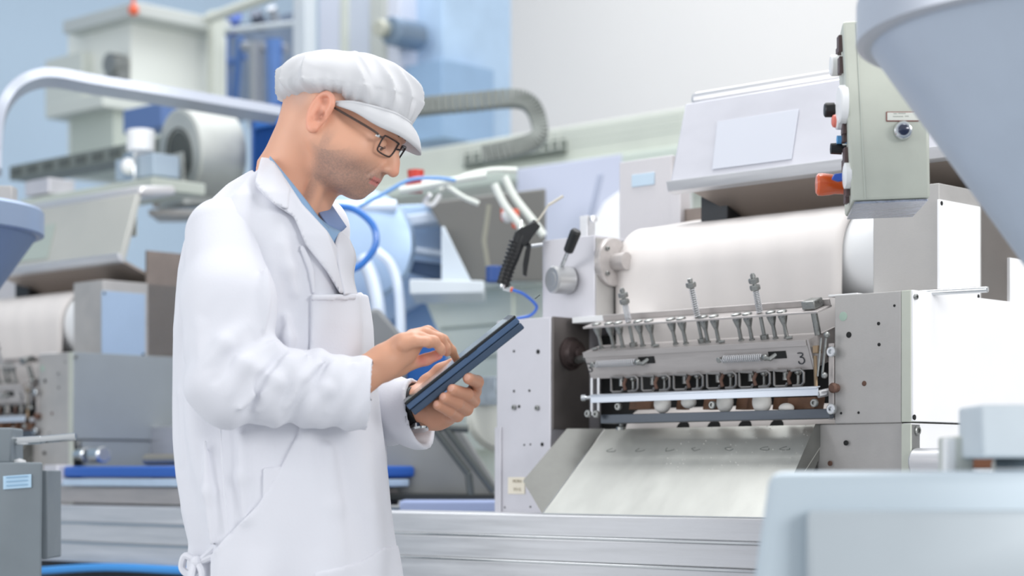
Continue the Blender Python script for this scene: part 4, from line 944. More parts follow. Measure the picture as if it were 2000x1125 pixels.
e_ = tv(Lu)
k = MB(); k.obox(OO-tv(Nn)*.0146+e_*.001, tv(Lc)-e_*.001, tv(Wd*Wt), -tv(Nn)*.0110, .0022); k.build('back_cover', tabd, tb)
k = MB(); k.obox(OO+tv(Wd)*.0006-tv(Nn)*.0004-e_*.0, tv(Lc), tv(Wd*(Wt-.0012)), -tv(Nn)*.0040, .001); k.build('bezel', mat('bezel', '#191d20', 0, .3), tb)
k = MB(); k.obox(OO+e_*.012+tv(Wd)*.007, tv(Lc)-e_*.024, tv(Wd*(Wt-.014)), -tv(Nn)*.001, 0); k.build('screen', mat('screen_glass', '#6d746f', .2, .12), tb)
for s_ in (.004, .258):
    k = MB(); k.obox(OO+e_*s_-tv(Nn)*.001-tv(Wd)*.0004, e_*.010, tv(Wd*.012), tv(Nn)*.0016, .0006); k.build('corner_bumper', mat('bumper', '#59625f', .3, .4), tb)
k = MB(); k.obox(OO+e_*.118-tv(Wd)*.0006-tv(Nn)*.003, e_*.022, tv(Wd)*.002, -tv(Nn)*.0022, .0004); k.build('button', blackp, tb)
# ---------------------------------------------------------------- watch
wt = thing('wristwatch', 'black strap wristwatch worn on the wrist below the tablet', 'watch', tuple(WP(808, 797, .02)))
wc = P(808, 797, .020); wa = (P(850, 800, .0)-P(770, 800, .03)); wa /= np.linalg.norm(wa); wu = np.cross(wa, [0, 1, 0]); wu /= np.linalg.norm(wu); wv = np.cross(wa, wu)
tl = np.array([.35, 0, 0]); vs = []; fs = []; nS = 40
for i in range(nS):
    a = 2*math.pi*i/nS; rad = wu*math.cos(a)+wv*math.sin(a)
    for (dx, dr) in ((-.010, .0315), (.010, .0315), (.010, .0345), (-.010, .0345)): vs.append(to_world(wc+wa*(dx-.006*math.cos(a)*0)+rad*dr+wa*(rad[2]*-.010)))
for i in range(nS):
    for q in range(4): j = (i+1) % nS; fs.append((i*4+q, i*4+(q+1) % 4, j*4+(q+1) % 4, j*4+q))
k = MB(); k.add(vs, fs, True); k.build('strap', mat('strap_black', '#101418', 0, .5), wt)
c0 = Vector(to_world(wc+wa*.010+np.array([0, -.012, -.030]))); k = MB(); k.lathe(c0, tv(np.array([.15, -.25, -1])), [(-.003, .015), (.004, .017), (.007, .015), (.0075, 0)], 28); k.build('watch_case', chrome, wt)
# ---------------------------------------------------------------- second divider further along the same line
DX = -2.57
def copy_tree(o, parent=None, off=None, relabel=None):
    c = o.copy(); scene.collection.objects.link(c)
    if parent is not None: c.parent = parent
    if off is not None: c.location = Vector(c.location)+off
    for ch in list(o.children): copy_tree(ch, c)
    return c
M2 = copy_tree(M1, None, Vector((DX, 0, 0))); M2['label'] = 'blurred dough divider machine further back with plain side panel coloured as in shade and pale dough sheet'
panel_shade = mat('side_panel_shaded', '#939a9e', .2, .45, .05, (5, 5, 5)); panel_b = mat('tower_panel_blue', '#9fb4cc', .2, .45, .05, (5, 5, 5))  # grey puts shade into the colour of the copied white side panels
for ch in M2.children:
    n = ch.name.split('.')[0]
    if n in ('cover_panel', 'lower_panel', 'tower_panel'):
        ch.data = ch.data.copy(); ch.data.materials[0] = panel_b if n == 'tower_panel' else panel_shade
    if n == 'hood':
        ch.data = ch.data.copy(); ch.data.materials[0] = mat('hood_beige', '#b9bab4', .2, .5, .05, (4, 4, 4))
        for g_ in ch.children: g_.data = g_.data.copy(); g_.data.materials[0] = mat('hood_panel_green', '#aeb8b0', .2, .5)
    if n in ('drive_shaft', 'guide_rod', 'far_panel'):
        for g_ in list(ch.children): bpy.data.objects.remove(g_)
        bpy.data.objects.remove(ch)
ds2 = ds.copy(); scene.collection.objects.link(ds2); ds2.location = (DX, 0, 0); ds2['label'] = 'blurred dough sheet on the rear dough divider'
ch2 = copy_tree(ch_ if False else bpy.data.objects['outfeed_chute'], None, Vector((DX, 0, 0))); ch2['label'] = 'blurred outfeed chute of the rear dough divider'
# ---------------------------------------------------------------- hoppers (cones) over the line
def cone_hopper(name, label, ax, ay, zrim, R, m, mr):
    t = thing(name, label, 'hopper', (ax, ay, zrim))
    k = MB(); k.lathe(Vector((ax, ay, zrim)), (0, 0, -1), [(0, R), (R*1.28, R*.12), (R*1.28, R*.11), (.0, R-.004)], 64); k.build('cone', m, t)
    k = MB(); k.lathe(Vector((ax, ay, zrim-.012)), (0, 0, 1), [(0, R+.001), (.004, R+.010), (.055, R+.010), (.062, R+.004), (.062, R-.006)], 64); k.build('rim', mr, t)
    k = MB(); k.lathe(Vector((ax, ay, zrim-R*1.28)), (0, 0, -1), [(0, R*.12), (.10, R*.12)], 32); k.build('spout', mr, t)
    return t
def edge_solve(px, b, R):   # centre x on line y=b so that the silhouette of radius R touches px on its right(+)/left(-)
    return None
RH = .31; bH = 2.32
def sil(ax, side, R=RH):
    th = math.atan2(ax*CA+bH*SA, -ax*SA+bH*CA); d = math.hypot(ax, bH); return 1000+F_PX*math.tan(th+side*math.asin((R+.010)/d))
ax = -1.4
for _ in range(60): ax += (1672-sil(ax, -1))*.0004
axl = -4.0
for _ in range(60): axl += (87-sil(axl, 1))*.0004
tR = -ax*SA+bH*CA; tL = -axl*SA+bH*CA
zR = H+(925-18)/F_PX*(tR-.12); zL = H+(925-448)/F_PX*tL
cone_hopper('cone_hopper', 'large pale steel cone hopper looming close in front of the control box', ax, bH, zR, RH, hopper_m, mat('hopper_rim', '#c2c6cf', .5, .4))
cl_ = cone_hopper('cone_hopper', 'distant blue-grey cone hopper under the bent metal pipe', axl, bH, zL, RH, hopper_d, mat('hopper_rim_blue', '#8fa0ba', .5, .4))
# clevis above far hopper
k = MB(); p = C(2, 385, tL); k.obox(C(-40, 405, tL), Rv*.075, Fv*.05, Zv*.05, .004); o = k.build('hopper_bracket', steel_g, cl_)
# ---------------------------------------------------------------- bent flat duct
t_d = 5.6
path = [(3, 345, t_d), (4, 300, t_d), (10, 240, t_d), (30, 200, t_d+.02), (62, 178, t_d+.04), (105, 172, t_d+.07), (180, 185, t_d+.12), (300, 204, t_d+.2), (420, 224, t_d+.3), (535, 243, t_d+.4)]
pts = smooth([C(*q) for q in path], 6); k = MB(); n = len(pts); tv_ = []
wid = (-Fv*.16+Rv*.0412)
for i in range(n):
    d = (pts[min(i+1, n-1)]-pts[max(i-1, 0)]).normalized(); nrm = d.cross(wid).normalized()
    if nrm.z < 0 and i > 5: nrm = -nrm
    if i <= 5: nrm = -Rv
    tv_.append(nrm*.026)
k = MB(); k.strip(pts, wid, tv_); o = k.build('bent_duct', mat('duct_alu', '#b9bfcb', .5, .4)); tag(o, 'long flat metal duct bending down in an arch above the far cone hopper', 'duct')
for p_ in o.data.polygons: p_.use_smooth = False
# ---------------------------------------------------------------- blower
tb_ = 6.4; bl = thing('blower_fan', 'round snail-shaped grey blower fan housing behind the shoulder of the person', 'fan', tuple(C(360, 400, tb_)))
cB = C(350, 300, tb_); axn = (-(Fv*.60)-Rv*.76-Zv*.10).normalized()   # opening faces front-left
Rb = .145
k = MB(); k.lathe(cB, -axn, [(.045, .072), (0, .072), (0, Rb-.012), (.006, Rb-.003), (.015, Rb), (.16, Rb), (.17, Rb-.012), (.17, 0)], 48); k.build('housing', wheel_m, bl)
k = MB(); k.lathe(cB-axn*.03, axn, [(0, .0), (.0, .070), (.032, .076), (.034, .082), (.028, .084)], 40); k.build('inlet', mat('inlet_grey', '#4b504e', .1, .6), bl)
k = MB(); k.lathe(cB-axn*.02, axn, [(0, .036), (.010, .032), (.016, .016), (.016, 0)], 32); k.build('fan_hub', mat('hub_grey', '#7f8582', .3, .5), bl)
u_ = axn.cross(Zv).normalized();
k = MB(); k.obox(cB-axn*.0+u_*(Rb)-Zv*.165 if u_.dot(Rv) < 0 else cB-u_*Rb-Zv*.165, (u_ if u_.dot(Rv) > 0 else -u_)*.17, -axn*.16, Zv*.17, .004); k.build('outlet', wheel_m, bl)
k = MB(); k.obox(C(290, 420, tb_), Rv*.17, Fv*.18, Zv*.018, .002); k.obox(C(298, 405, tb_-.05), Rv*.02, Fv*.02, Zv*.14, .002); k.build('mount', steel_g, bl)
# ---------------------------------------------------------------- helper for background boxes aligned with the machine line
def bb_(name, label, cat, pieces, grp=None):
    """pieces: (part, px0, px1, py_top, py_bot, plane b, depth, material)"""
    p = pieces[0]; t = thing(name, label, cat, (AX(p[1], p[5]), p[5], 0), grp)
    for q in pieces:
        k = MB(); pbox(k, q[1], q[2], q[3], q[4], q[5], q[6], .004); k.build(q[0], q[7], t)
    return t
# far mixer tower upper left
b5 = 4.9
mx = bb_('mixing_tower', 'tall pale box with overhanging lid and red lamp at the upper left', 'machine', [
    ('body', 132, 256, 68, 350, b5, .5, mat('tower_white', '#e6e9e3', .1, .6)),
    ('side_box', 88, 160, 118, 224, b5-.05, .3, mat('tower_white2', '#ccd1cb', .1, .6)),
    ('lower_box', 136, 222, 215, 345, b5-.12, .3, mat('tower_grey', '#b9c1b8', .1, .6))])
k = MB(); l0 = onB(122, 66, b5-.08); k.obox(l0, (AX(262, b5-.08)-l0.x, 0, 0), (0, .5, 0), (0, 0, .055), .006); k.build('lid', mat('lid_grey', '#c5c9c6', .3, .5), mx)
k = MB(); k.obox(onB(88, 232, b5-.2), (AX(200, b5-.2)-AX(88, b5-.2), 0, 0), (0, .35, 0), (0, 0, .06), .006); k.build('shelf', mat('tower_white2', '#ccd1cb'), mx)
k = MB(); c = onB(236, 128, b5-.02); k.cyl(c, c+Vector((0, -.06, 0)), .045, seg=24); k.cyl(onB(225, 150, b5-.01), onB(225, 150, b5-.01)+Vector((.09, 0, 0)), .05, seg=24); k.build('motor', mat('motor_grey', '#8a8d8c', .5, .5), mx)
k = MB(); c = onB(261, 20, b5-.1); k.ball(c, .022, 20, 12); k.tube([c, c+Vector((0, 0, .2))], .007, 8); k.build('signal_lamp', mat('lamp_red', '#e0633f', 0, .4), mx)
pass
# frame rack with blue inside, upper middle left
rk = bb_('pipe_rack', 'pale framed rack of dull blue and grey pipes behind the cap', 'machine', [
    ('post', 404, 417, 22, 260, 5.2, .06, cream), ('post', 572, 596, -40, 250, 5.2, .06, mat('pale_post', '#c9d0d6', .2, .5)),
    ('back_plate', 418, 572, 60, 245, 5.9, .03, mat('rack_blue_grey', '#8792a3', .4, .4, .35, (4, 9, 3)))])
k = MB(); k.tube([onB(404, 38, 5.15), onB(560, -20, 5.15)], .022, 10); k.build('top_beam', cream, rk)
k = MB(); k.tube([onB(418, 62, 5.3), onB(580, 45, 5.3)], .012, 8); k.build('cross_beam', mat('pale_post', '#c9d0d6'), rk)
bluepipe = mat('pipe_blue', '#5f82bd', .3, .4); greypipe = mat('pipe_grey', '#a9adb4', .6, .4); darkpipe = mat('pipe_dark', '#5b6271', .4, .5)
for i, (x0, y0, x1, y1, r, m_) in enumerate([(440, 70, 440, 250, .02, bluepipe), (470, 72, 455, 230, .018, bluepipe), (500, 80, 500, 250, .03, greypipe), (535, 75, 540, 250, .036, bluepipe), (475, 90, 560, 95, .02, greypipe), (460, 30, 450, 60, .03, mat('royal_blue', '#3f5fae', 0, .4)), (500, 25, 510, 55, .03, darkpipe), (530, 15, 540, 50, .022, greypipe), (430, 130, 480, 110, .014, bluepipe)]):
    k = MB(); k.tube([onB(x0, y0, 5.45), onB(x1, y1, 5.5)], r, 10); k.build('pipe', m_, rk)
# tall cabinet panels behind the cap
cb2 = bb_('tall_cabinet', 'tall pale grey cabinet with narrow yellowish edges behind the cap', 'cabinet', [
    ('door', 622, 664, -20, 120, 5.6, .4, mat('cab1', '#ccd0dc', .2, .5)), ('edge', 664, 678, -20, 115, 5.59, .4, cream), ('door', 678, 722, -20, 118, 5.6, .4, mat('cab2', '#c3c9d4', .2, .5)),
    ('edge', 722, 750, -20, 130, 5.58, .4, mat('cab3', '#b8bbb6', .2, .5)), ('door', 750, 780, -20, 160, 5.6, .4, mat('cab1', '#ccd0dc'))])
bz = bb_('blue_housing', 'pale blue machine housing with dark round motor beside the white wall', 'machine', [
    ('panel', 782, 866, -30, 285, 5.7, .4, mat('pale_blue_panel', '#aec6de', .2, .5, .12, (3, 3, 3))), ('lower_panel', 790, 864, 130, 280, 5.62, .3, mat('mid_blue_panel', '#8fabc9', .2, .5, .12, (3, 3, 3)))])
k = MB(); c = onB(818, 72, 5.65); k.cyl(c, c+Vector((0, -.16, 0)), .060, seg=28, bev=.008); k.build('motor', mat('motor_blue_grey', '#76889c', .5, .4), bz)
k = MB(); k.cyl(c+Vector((-.03, -.10, .01)), c+Vector((-.03, -.2, .01)), .035, seg=24, bev=.006); k.build('motor_cap', mat('motor_cap', '#bcbcae', .5, .4), bz)
# blue motor at neck
bm_ = bb_('blue_motor', 'saturated blue electric motor at the nape of the person', 'motor', [('housing', 490, 556, 210, 345, 4.0, .25, mat('deep_blue', '#1d559f', .1, .4)), ('terminal_box', 497, 540, 232, 252, 3.98, .05, mat('mid_blue', '#2c6cbd', 0, .4))])
for i in range(6):
    k = MB(); x = 496+i*10; k.obox(onB(x, 330, 3.985), (.006, 0, 0), (0, .015, 0), (0, 0, .13), .001); k.build('fin', mat('deep_blue', '#1d559f'), bm_)
# beam with dark perforated tray, left middle
tr = thing('cable_tray', 'dark grey sloping cable tray between far hopper and blower', 'tray', tuple(onB(150, 330, 4.0)))
k = MB(); A_, B_ = onB(18, 352, 3.9), onB(312, 290, 3.9); k.obox(A_, (B_.x-A_.x, 0, 0), (0, .12, 0), (0, 0, .05), .003); k.build('tray', mat('tray_grey', '#7f8580', .4, .5), tr)
for i in range(9):
    k = MB(); x = A_.x+(B_.x-A_.x)*(i+.5)/9; k.box((x-.03, 3.897, A_.z+.012), (x+.03, 3.9, A_.z+.038)); k.build('opening', mat('opening_grey', '#595f5c', .2, .6), tr)
lb2 = bb_('platform_beam', 'pale long beam under the cable tray and blower', 'beam', [('beam', 38, 298, 390, 412, 3.6, .2, mat('beam_pale', '#c4cac0', .2, .5)), ('bracket', 48, 95, 355, 385, 3.62, .1, steel_l), ('bracket', 240, 262, 300, 360, 3.7, .06, chrome)])
bx_ = bb_('valve_block', 'small pale cylinder and block assembly beside the blower', 'valve', [('block', 225, 300, 312, 355, 3.72, .1, mat('block_bluish', '#a9b8c6', .3, .5)), ('blue_panel', 240, 315, 215, 262, 4.3, .1, mat('slate_blue', '#5a75a6', 0, .5))])
k = MB(); c = onB(275, 285, 3.8); k.cyl(c+Vector((0, 0, -.02)), c+Vector((0, 0, .05)), .045, seg=24, bev=.005); k.build('cylinder', whitep, bx_); k = MB(); k.ball(onB(252, 325, 3.7), .026, 16, 10); k.build('valve_ball', whitep, bx_)
# sensor paper near left machine's hood
k = MB(); k.obox(onB(235, 465, 3.3), (.075, 0, .0), (0, .004, 0), (0, 0, .075), .001); nz_ = k.build('paper_note', mat('paper', '#d5dbd6', 0, .7)); tag(nz_, 'small pale paper sheet hanging beside the rear machine hood', 'paper')
# ---------------------------------------------------------------- conveyor bridge with cable chain (middle)
br = thing('overhead_conveyor', 'long pale green-grey conveyor beam rising behind the divider hood', 'conveyor', tuple(onB(1100, 330, 5.3)))
b6 = 5.3
A_, B_ = onB(770, 388, b6), AX(1420, b6)
zA = onB(900, 325, b6).z; 
k = MB(); k.obox(Vector((AX(600, b6), b6, ZZ(1200, 322, b6))), (B_-AX(600, b6), 0, 0), (0, .5, 0), (0, 0, ZZ(1330, 206, b6)-ZZ(1330, 300, b6)), .01); k.build('beam', cream, br)
k = MB(); k.obox(Vector((AX(600, b6), b6-.06, ZZ(1200, 333, b6))), (B_-AX(600, b6), 0, 0), (0, .06, 0), (0, 0, .045), .01); k.build('lower_flange', mat('flange_pale', '#ccd5cb', .1, .5), br)
zt_ = ZZ(900, 322, b6-.08); k = MB()
for dz in (0, .022, .045): k.tube([Vector((AX(900, b6-.1), b6-.1, zt_+dz)), Vector((AX(1330, b6-.1), b6-.1, zt_+dz))], .003, 6)
k.build('wire', mat('wire_pale', '#b5bbb2', .4, .5), br)
for i in range(12):
    x = AX(905+i*17, b6-.1); k = MB(); k.tube([Vector((x, b6-.1, zt_)), Vector((x, b6-.1, zt_+.07))], .004, 6); k.build('rung', mat('rung_pale', '#c5c8c0', .3, .5), br)
k = MB(); k.box((AX(905, b6-.02), b6-.02, zt_), (AX(1100, b6-.02), b6-.001, zt_+.05)); k.build('dark_slot', mat('slot_dark', '#666c66', .3, .6), br)
k = MB(); pts = smooth([C(790, 212, 6.2), C(840, 206, 6.2), (C(920, 199, 6.2)), C(1000, 192, 6.2), C(1035, 202, 6.2), C(1052, 235, 6.2), C(1050, 270, 6.15), C(1000, 290, 6.1), C(930, 305, 6.1)], 6)
chn = thing('cable_chain', 'dark grey flexible cable chain curving above the overhead conveyor', 'cable chain', tuple(pts[20]))
for i in range(0, len(pts)-2, 1):
    a, b = pts[i], pts[i+1]; d = b-a
    if d.length < 1e-4: continue
    e = d.normalized(); nrm = e.cross(Fv).normalized(); k = MB(); k.obox(a-nrm*.025-Fv*.03, d*.93, Fv*.07, nrm*.050, .002); k.build('link', mat('chain_grey', '#7a7f7b', .2, .55, .2, (30, 30, 30)), chn)
# grey trough (hopper) under the conveyor
th_ = thing('grey_trough', 'dark grey tapering steel trough behind the air gun', 'hopper', tuple(C(960, 540, 5.6)))
k = MB(); k.hexa([C(919, 550, 5.5), C(1066, 550, 5.5), C(1066, 550, 5.9), C(919, 550, 5.9), C(834, 395, 5.45), C(1066, 368, 5.45), C(1066, 368, 5.9), C(834, 395, 5.9)], .006); k.build('trough_body', mat('trough_grey', '#6e6e6b', .0, .5, .06, (3, 3, 3)), th_)
k = MB(); k.prism([C(862, 442, 5.42), C(868, 442, 5.42), C(921, 550, 5.42), C(862, 550, 5.42)], Fv*.04, .003); k.build('side_fin', mat('pale_fin', '#cdd8e2', .3, .4), th_)
# blue-white mixer machine behind hands
bwm = thing('blue_white_machine', 'pale blue and white machine with stepped ridges behind the chest of the person', 'machine', tuple(C(760, 500, 6)))
lbm = mat('sky_paint', '#b4cdea', .3, .35, .10, (3, 3, 3)); lbm2 = mat('sky_dark', '#7492b8', .3, .4); wbm = mat('sky_white', '#dbe7f6', .2, .4)
def slabq(name, pts4, t, th, m, par): k = MB(); k.prism([C(x, y, t) for (x, y) in pts4], Fv*th, .004); return k.build(name, m, par)
slabq('ridge', [(640, 440), (855, 412), (862, 432), (640, 462)], 5.6, .1, wbm, bwm)
slabq('panel', [(640, 405), (848, 398), (858, 420), (640, 445)], 5.75, .15, lbm, bwm)
slabq('panel', [(640, 460), (862, 428), (866, 560), (640, 700)], 5.8, .15, lbm, bwm)
slabq('ridge', [(760, 476), (864, 488), (864, 500), (760, 488)], 5.6, .05, wbm, bwm)
slabq('dark_opening', [(762, 502), (864, 516), (864, 548), (800, 530)], 5.62, .05, mat('opening_blue', '#4a607f', .2, .5), bwm)
slabq('foot_panel', [(640, 560), (812, 545), (870, 680), (880, 800), (640, 800)], 5.9, .1, mat('sky_mid', '#8badd8', .3, .4, .1, (3, 3, 3)), bwm)
slabq('ledge', [(800, 545), (945, 548), (945, 572), (800, 575)], 5.35, .3, mat('ledge_white', '#dbe4ea', .2, .4), bwm)
k = MB(); k.cyl(C(640, 405, 5.5), C(775, 402, 5.5), .017, seg=20, bev=.004); k.build('roller_tube', wbm, bwm)
k = MB(); k.lathe(C(700, 480, 5.55), -Fv, [(0, .16), (.04, .15), (.06, .09), (.06, 0)], 32); k.build('round_cover', lbm, bwm)
k = MB(); k.tube(smooth([C(735, 490, 5.4), C(765, 520, 5.4), C(780, 580, 5.4), C(783, 690, 5.4)], 6), .014, 10); k.tube(smooth([C(705, 500, 5.4), C(725, 540, 5.4), C(738, 600, 5.4), C(742, 690, 5.4)], 6), .02, 10); k.build('supply_pipe', wbm, bwm)
slabq('blue_tank', [(790, 690), (815, 650), (850, 650), (872, 690), (870, 745), (795, 745)], 5.0, .12, mat('vivid_blue', '#1f63b3', 0, .4), bwm)
k = MB(); k.prism([C(705, 610, 4.9), C(738, 600, 4.9), C(790, 660, 4.9), C(790, 760, 4.9), C(705, 760, 4.9)], Fv*.15, .01); o = k.build('grey_gusset', mat('gusset', '#85888a', .3, .6, .1, (6, 6, 6))); tag(o, 'mottled grey angled steel gusset between torso and tapping hand', 'bracket')
k = MB(); k.tube(smooth([C(640, 402, 4.8), C(690, 408, 4.8), C(728, 440, 4.8), C(733, 480, 4.8), C(708, 515, 4.8), C(680, 530, 4.8)], 8), .0085, 10); o = k.build('air_hose', blue_h); tag(o, 'looped blue air hose hanging below the chin of the person', 'hose')
k = MB(); k.tube(smooth([C(700, 405, 5.0), C(750, 378, 5.0), C(800, 352, 5.0), C(850, 348, 5.0), C(890, 352, 5.0)], 8), .005, 8); o = k.build('air_hose', mat('pale_hose', '#6b9ad2', 0, .4)); tag(o, 'thin blue hose running up to the red valve', 'hose')
rv = thing('red_valve', 'small red valve with white fittings under the conveyor beam', 'valve', tuple(C(805, 360, 5.1)))
k = MB(); k.obox(C(792, 374, 5.1), Rv*.042, Fv*.04, Zv*.030, .004); k.build('valve_body', red_p, rv)
k = MB(); k.lathe(C(812, 348, 5.1), Zv, [(0, .02), (.02, .022), (.024, 0)], 20); k.build('valve_knob', red_p, rv)
k = MB(); k.tube(smooth([C(840, 380, 5.1), C(830, 395, 5.12), C(845, 400, 5.1), C(860, 380, 5.1)], 6), .006, 8); k.tube([C(822, 360, 5.15), C(850, 362, 5.15)], .012, 10); k.build('fitting', whitep, rv)
ov = thing('orange_valve', 'orange-red lever valve at the lower end of the white pipes', 'valve', tuple(C(995, 425, 5.2)))
k = MB(); k.obox(C(978, 430, 5.2), Rv*.03-Zv*.0, Fv*.03, Zv*.035, .005); k.obox(C(1000, 445, 5.2), Rv*.018, Fv*.02, Zv*.05, .004); k.build('valve_lever', mat('valve_orange', '#d0583a', 0, .45), ov)
k = MB(); k.ball(C(992, 422, 5.17), .017, 14, 10); k.build('valve_ball', whitep, ov)
for j, q in enumerate([[(860, 372), (905, 345), (960, 332), (1010, 332)], [(870, 362), (905, 385), (935, 398)], [(985, 345), (1005, 385), (1040, 430), (1062, 460)], [(965, 360), (985, 400), (1015, 440), (1030, 470)], [(780, 372), (820, 366), (900, 350), (950, 342)]]):
    k = MB(); k.tube(smooth([C(x, y, 5.15-.02*j) for x, y in q], 6), .010 if j > 1 else .007, 8); o = k.build('white_pipe', mat('pale_pipe', '#d5dad4', .1, .5)); tag(o, ['white pipe rising to the overhead beam', 'thin white cable drooping over the grey trough', 'white pipe running down behind the air gun nozzle', 'white pipe ending at the orange valve', 'pale horizontal cable bundle beside the red valve'][j], 'pipe')
k = MB(); k.tube([C(955, 400, 5.1), C(945, 470, 5.1), C(955, 540, 5.1)], .007, 8); o = k.build('hanging_cable', mat('cable_grey', '#8a8a7e', 0, .6)); tag(o, 'thin grey cable hanging in front of the dark trough', 'cable')
k = MB(); k.cyl(C(966, 552, 5.0), C(966, 520, 5.0), .022, seg=20, bev=.003); o = k.build('blue_cup', mat('navy_cup', '#2d4f8f', 0, .5)); tag(o, 'small dark blue cup standing below the air gun handle', 'cup')
k = MB(); k.box((AX(1107, 5.22), 5.22, 0), (AX(1125, 5.22), 5.26, ZZ(1110, 330, 5.22)), .002); k.build('support_post', cream, br)
for px_ in (1350, 700):
    k = MB(); k.box((AX(px_, 5.4), 5.4, 0), (AX(px_, 5.4)+.08, 5.48, ZZ(1200, 330, 5.3)), .002); k.build('support_post', cream, br)
bgp = thing('lilac_panel', 'pale lilac equipment panel seen between post and rear plate', 'panel', tuple(C(1130, 400, 6.5)))
slabq('panel', [(1010, 330), (1215, 300), (1215, 500), (1010, 500)], 6.5, .05, mat('lilac', '#b3b9cc', .1, .5), bgp); slabq('bright_flap', [(1180, 395), (1215, 370), (1215, 480), (1135, 480)], 6.3, .03, whitep, bgp); slabq('strut', [(1168, 340), (1180, 338), (1150, 470), (1138, 470)], 6.2, .02, mat('strut_lilac', '#98a0b5', .2, .5), bgp)
# greenish cabinet behind tablet
gc = bb_('green_cabinet', 'pale green-grey cabinet behind the tablet and the air gun hose', 'cabinet', [('body', 800, 1000, 572, 880, 4.4, .6, mat('sage', '#f0f6ea', .0, .55, .05, (3, 3, 3)))])
k = MB(); k.obox(onB(790, 578, 4.36), (AX(1090, 4.36)-AX(790, 4.36), 0, 0), (0, .6, 0), (0, 0, .03), .006); k.build('cabinet_top', mat('sage_light', '#d3dad2', .1, .5), gc)
k = MB(); k.box((AX(810, 4.45), 4.45, 0), (AX(990, 4.45), 4.9, ZZ(800, 878, 4.4)), .004); k.build('plinth', mat('sage', '#bcc5b9'), gc)
k = MB(); pbox(k, 1000, 1080, 560, 640, 4.41, .5); k.build('cabinet_side', mat('sage', '#bcc5b9'), gc)
for y in (640, 700):
    k = MB(); pbox(k, 860, 975, y, y+3, 4.397, .004, 0); k.build('panel_joint', mat('joint_sage', '#9da69a', .1, .6), gc)
k = MB(); pbox(k, 926, 968, 737, 792, 3.5, .02); o = k.build('sensor_plate', mat('speckled_plate', '#a9b3bb', .6, .4, .25, (60, 60, 60))); tag(o, 'small speckled metal plate next to the fingers and left column', 'plate')
# lower dark trough
lt = thing('lower_trough', 'wide dull grey tapering trough with dark struts between coat and divider column', 'hopper', tuple(C(850, 960, 4.9)))
k = MB(); k.hexa([C(700, 966, 4.8), C(985, 970, 4.8), C(985, 970, 5.2), C(700, 966, 5.2), C(700, 800, 4.8), C(900, 835, 4.8), C(900, 835, 5.2), C(700, 800, 5.2)], .006); k.build('trough_body', mat('trough_low', '#939594', .2, .5, .06, (3, 3, 3)), lt)
for (x0, y0, x1, y1) in [(845, 833, 915, 925), (872, 838, 965, 960), (915, 925, 920, 968), (845, 833, 915, 838)]:
    k = MB(); k.tube([C(x0, y0, 4.75), C(x1, y1, 4.75)], .009, 8); k.build('strut', mat('strut_dark', '#585d5b', .3, .5), lt)
slabq('dark_edge', [(740, 963), (985, 966), (985, 980), (740, 978)], 4.74, .2, mat('edge_black', '#2e3130', .2, .6), lt)
k = MB(); k.lathe(C(985, 812, 5.0), -Fv, [(0, .095), (.05, .095), (.06, .08), (.06, 0)], 36); o = k.build('pale_drum', mat('drum_pale', '#d3d5cd', .1, .5)); tag(o, 'pale round drum half hidden behind the left machine column', 'drum')
k = MB(); k.obox(C(780, 1003, 4.6), Rv*.24, Fv*.2, Zv*.030, .006); o = k.build('blue_crate', mat('crate_lilac', '#a9b8de', .1, .5)); tag(o, 'low pale blue crate edge under the lower trough', 'crate')
k = MB(); k.obox(C(745, 1004, 4.65), Rv*.30, Fv*.2, Zv*.012, .003); o = k.build('teal_strip', mat('teal_dark', '#1f4a66', .1, .5)); tag(o, 'narrow dark teal strip under the pale blue crate', 'strip')
# backing frame behind everything between the machines

# left middle: belt between machines
bt_ = thing('blue_belt_conveyor', 'blue belt conveyor strip running behind the coat at the lower left', 'conveyor', tuple(onB(230, 925, 2.98)))
k = MB(); k.box((AX(108, 2.9), 2.9, ZZ(115, 932, 2.9)), (AX(560, 2.9), 3.3, ZZ(115, 911, 2.9)), .008); k.build('belt', mat('belt_blue', '#2a61b8', 0, .5), bt_)
k = MB(); k.box((AX(112, 2.9), 2.895, ZZ(115, 949, 2.9)), (AX(560, 2.9), 3.28, ZZ(115, 935, 2.9)), .004); k.build('belt_return', mat('belt_pale', '#b7cbe0', 0, .5, .1, (9, 9, 9)), bt_)
k = MB(); k.box((AX(108, 2.93), 2.93, ZZ(115, 982, 2.93)), (AX(560, 2.93), 3.28, ZZ(115, 950, 2.93)), .003); k.build('bed', steel_m, bt_)
k = MB(); k.box((AX(85, 2.88), 2.88, ZZ(95, 945, 2.88)), (AX(112, 2.88), 2.93, ZZ(95, 908, 2.88)), .003); k.build('end_bracket', steel_l, bt_)
k = MB(); pbox(k, 132, 520, 838, 912, 3.25, .03); o = k.build('guard_plate', steel); tag(o, 'horizontal brushed guard plate above the blue belt', 'panel')
rl_ = thing('shaft_rollers', 'short metal shaft ends above the blue belt', 'roller', tuple(onB(180, 890, 3.1)))
for (x, r) in ((150, .020), (182, .022)):
    k = MB(); c = onB(x, 888, 3.02); k.cyl(c, c+Vector((.05, .0, 0)), r, seg=24, bev=.004); k.build('shaft_end', chrome, rl_)
k = MB(); c = onB(285, 898, 3.05); k.cyl(c, c+Vector((.35, 0, 0)), .014, seg=24, bev=.004); k.build('long_shaft', mat('bronze', '#a39c8e', .7, .35), rl_)
k = MB(); c = onZ(80, 1113, .66); q = [onB(60, 1116, 2.80), onB(200, 1108, 2.80), onB(350, 1114, 2.80), onB(520, 1122, 2.80)]; k.tube(smooth(q, 8), .010, 10); o = k.build('air_hose', mat('cyan_hose', '#3f93dc', 0, .35)); tag(o, 'light blue hose along the bottom of the rail at the lower left', 'hose')
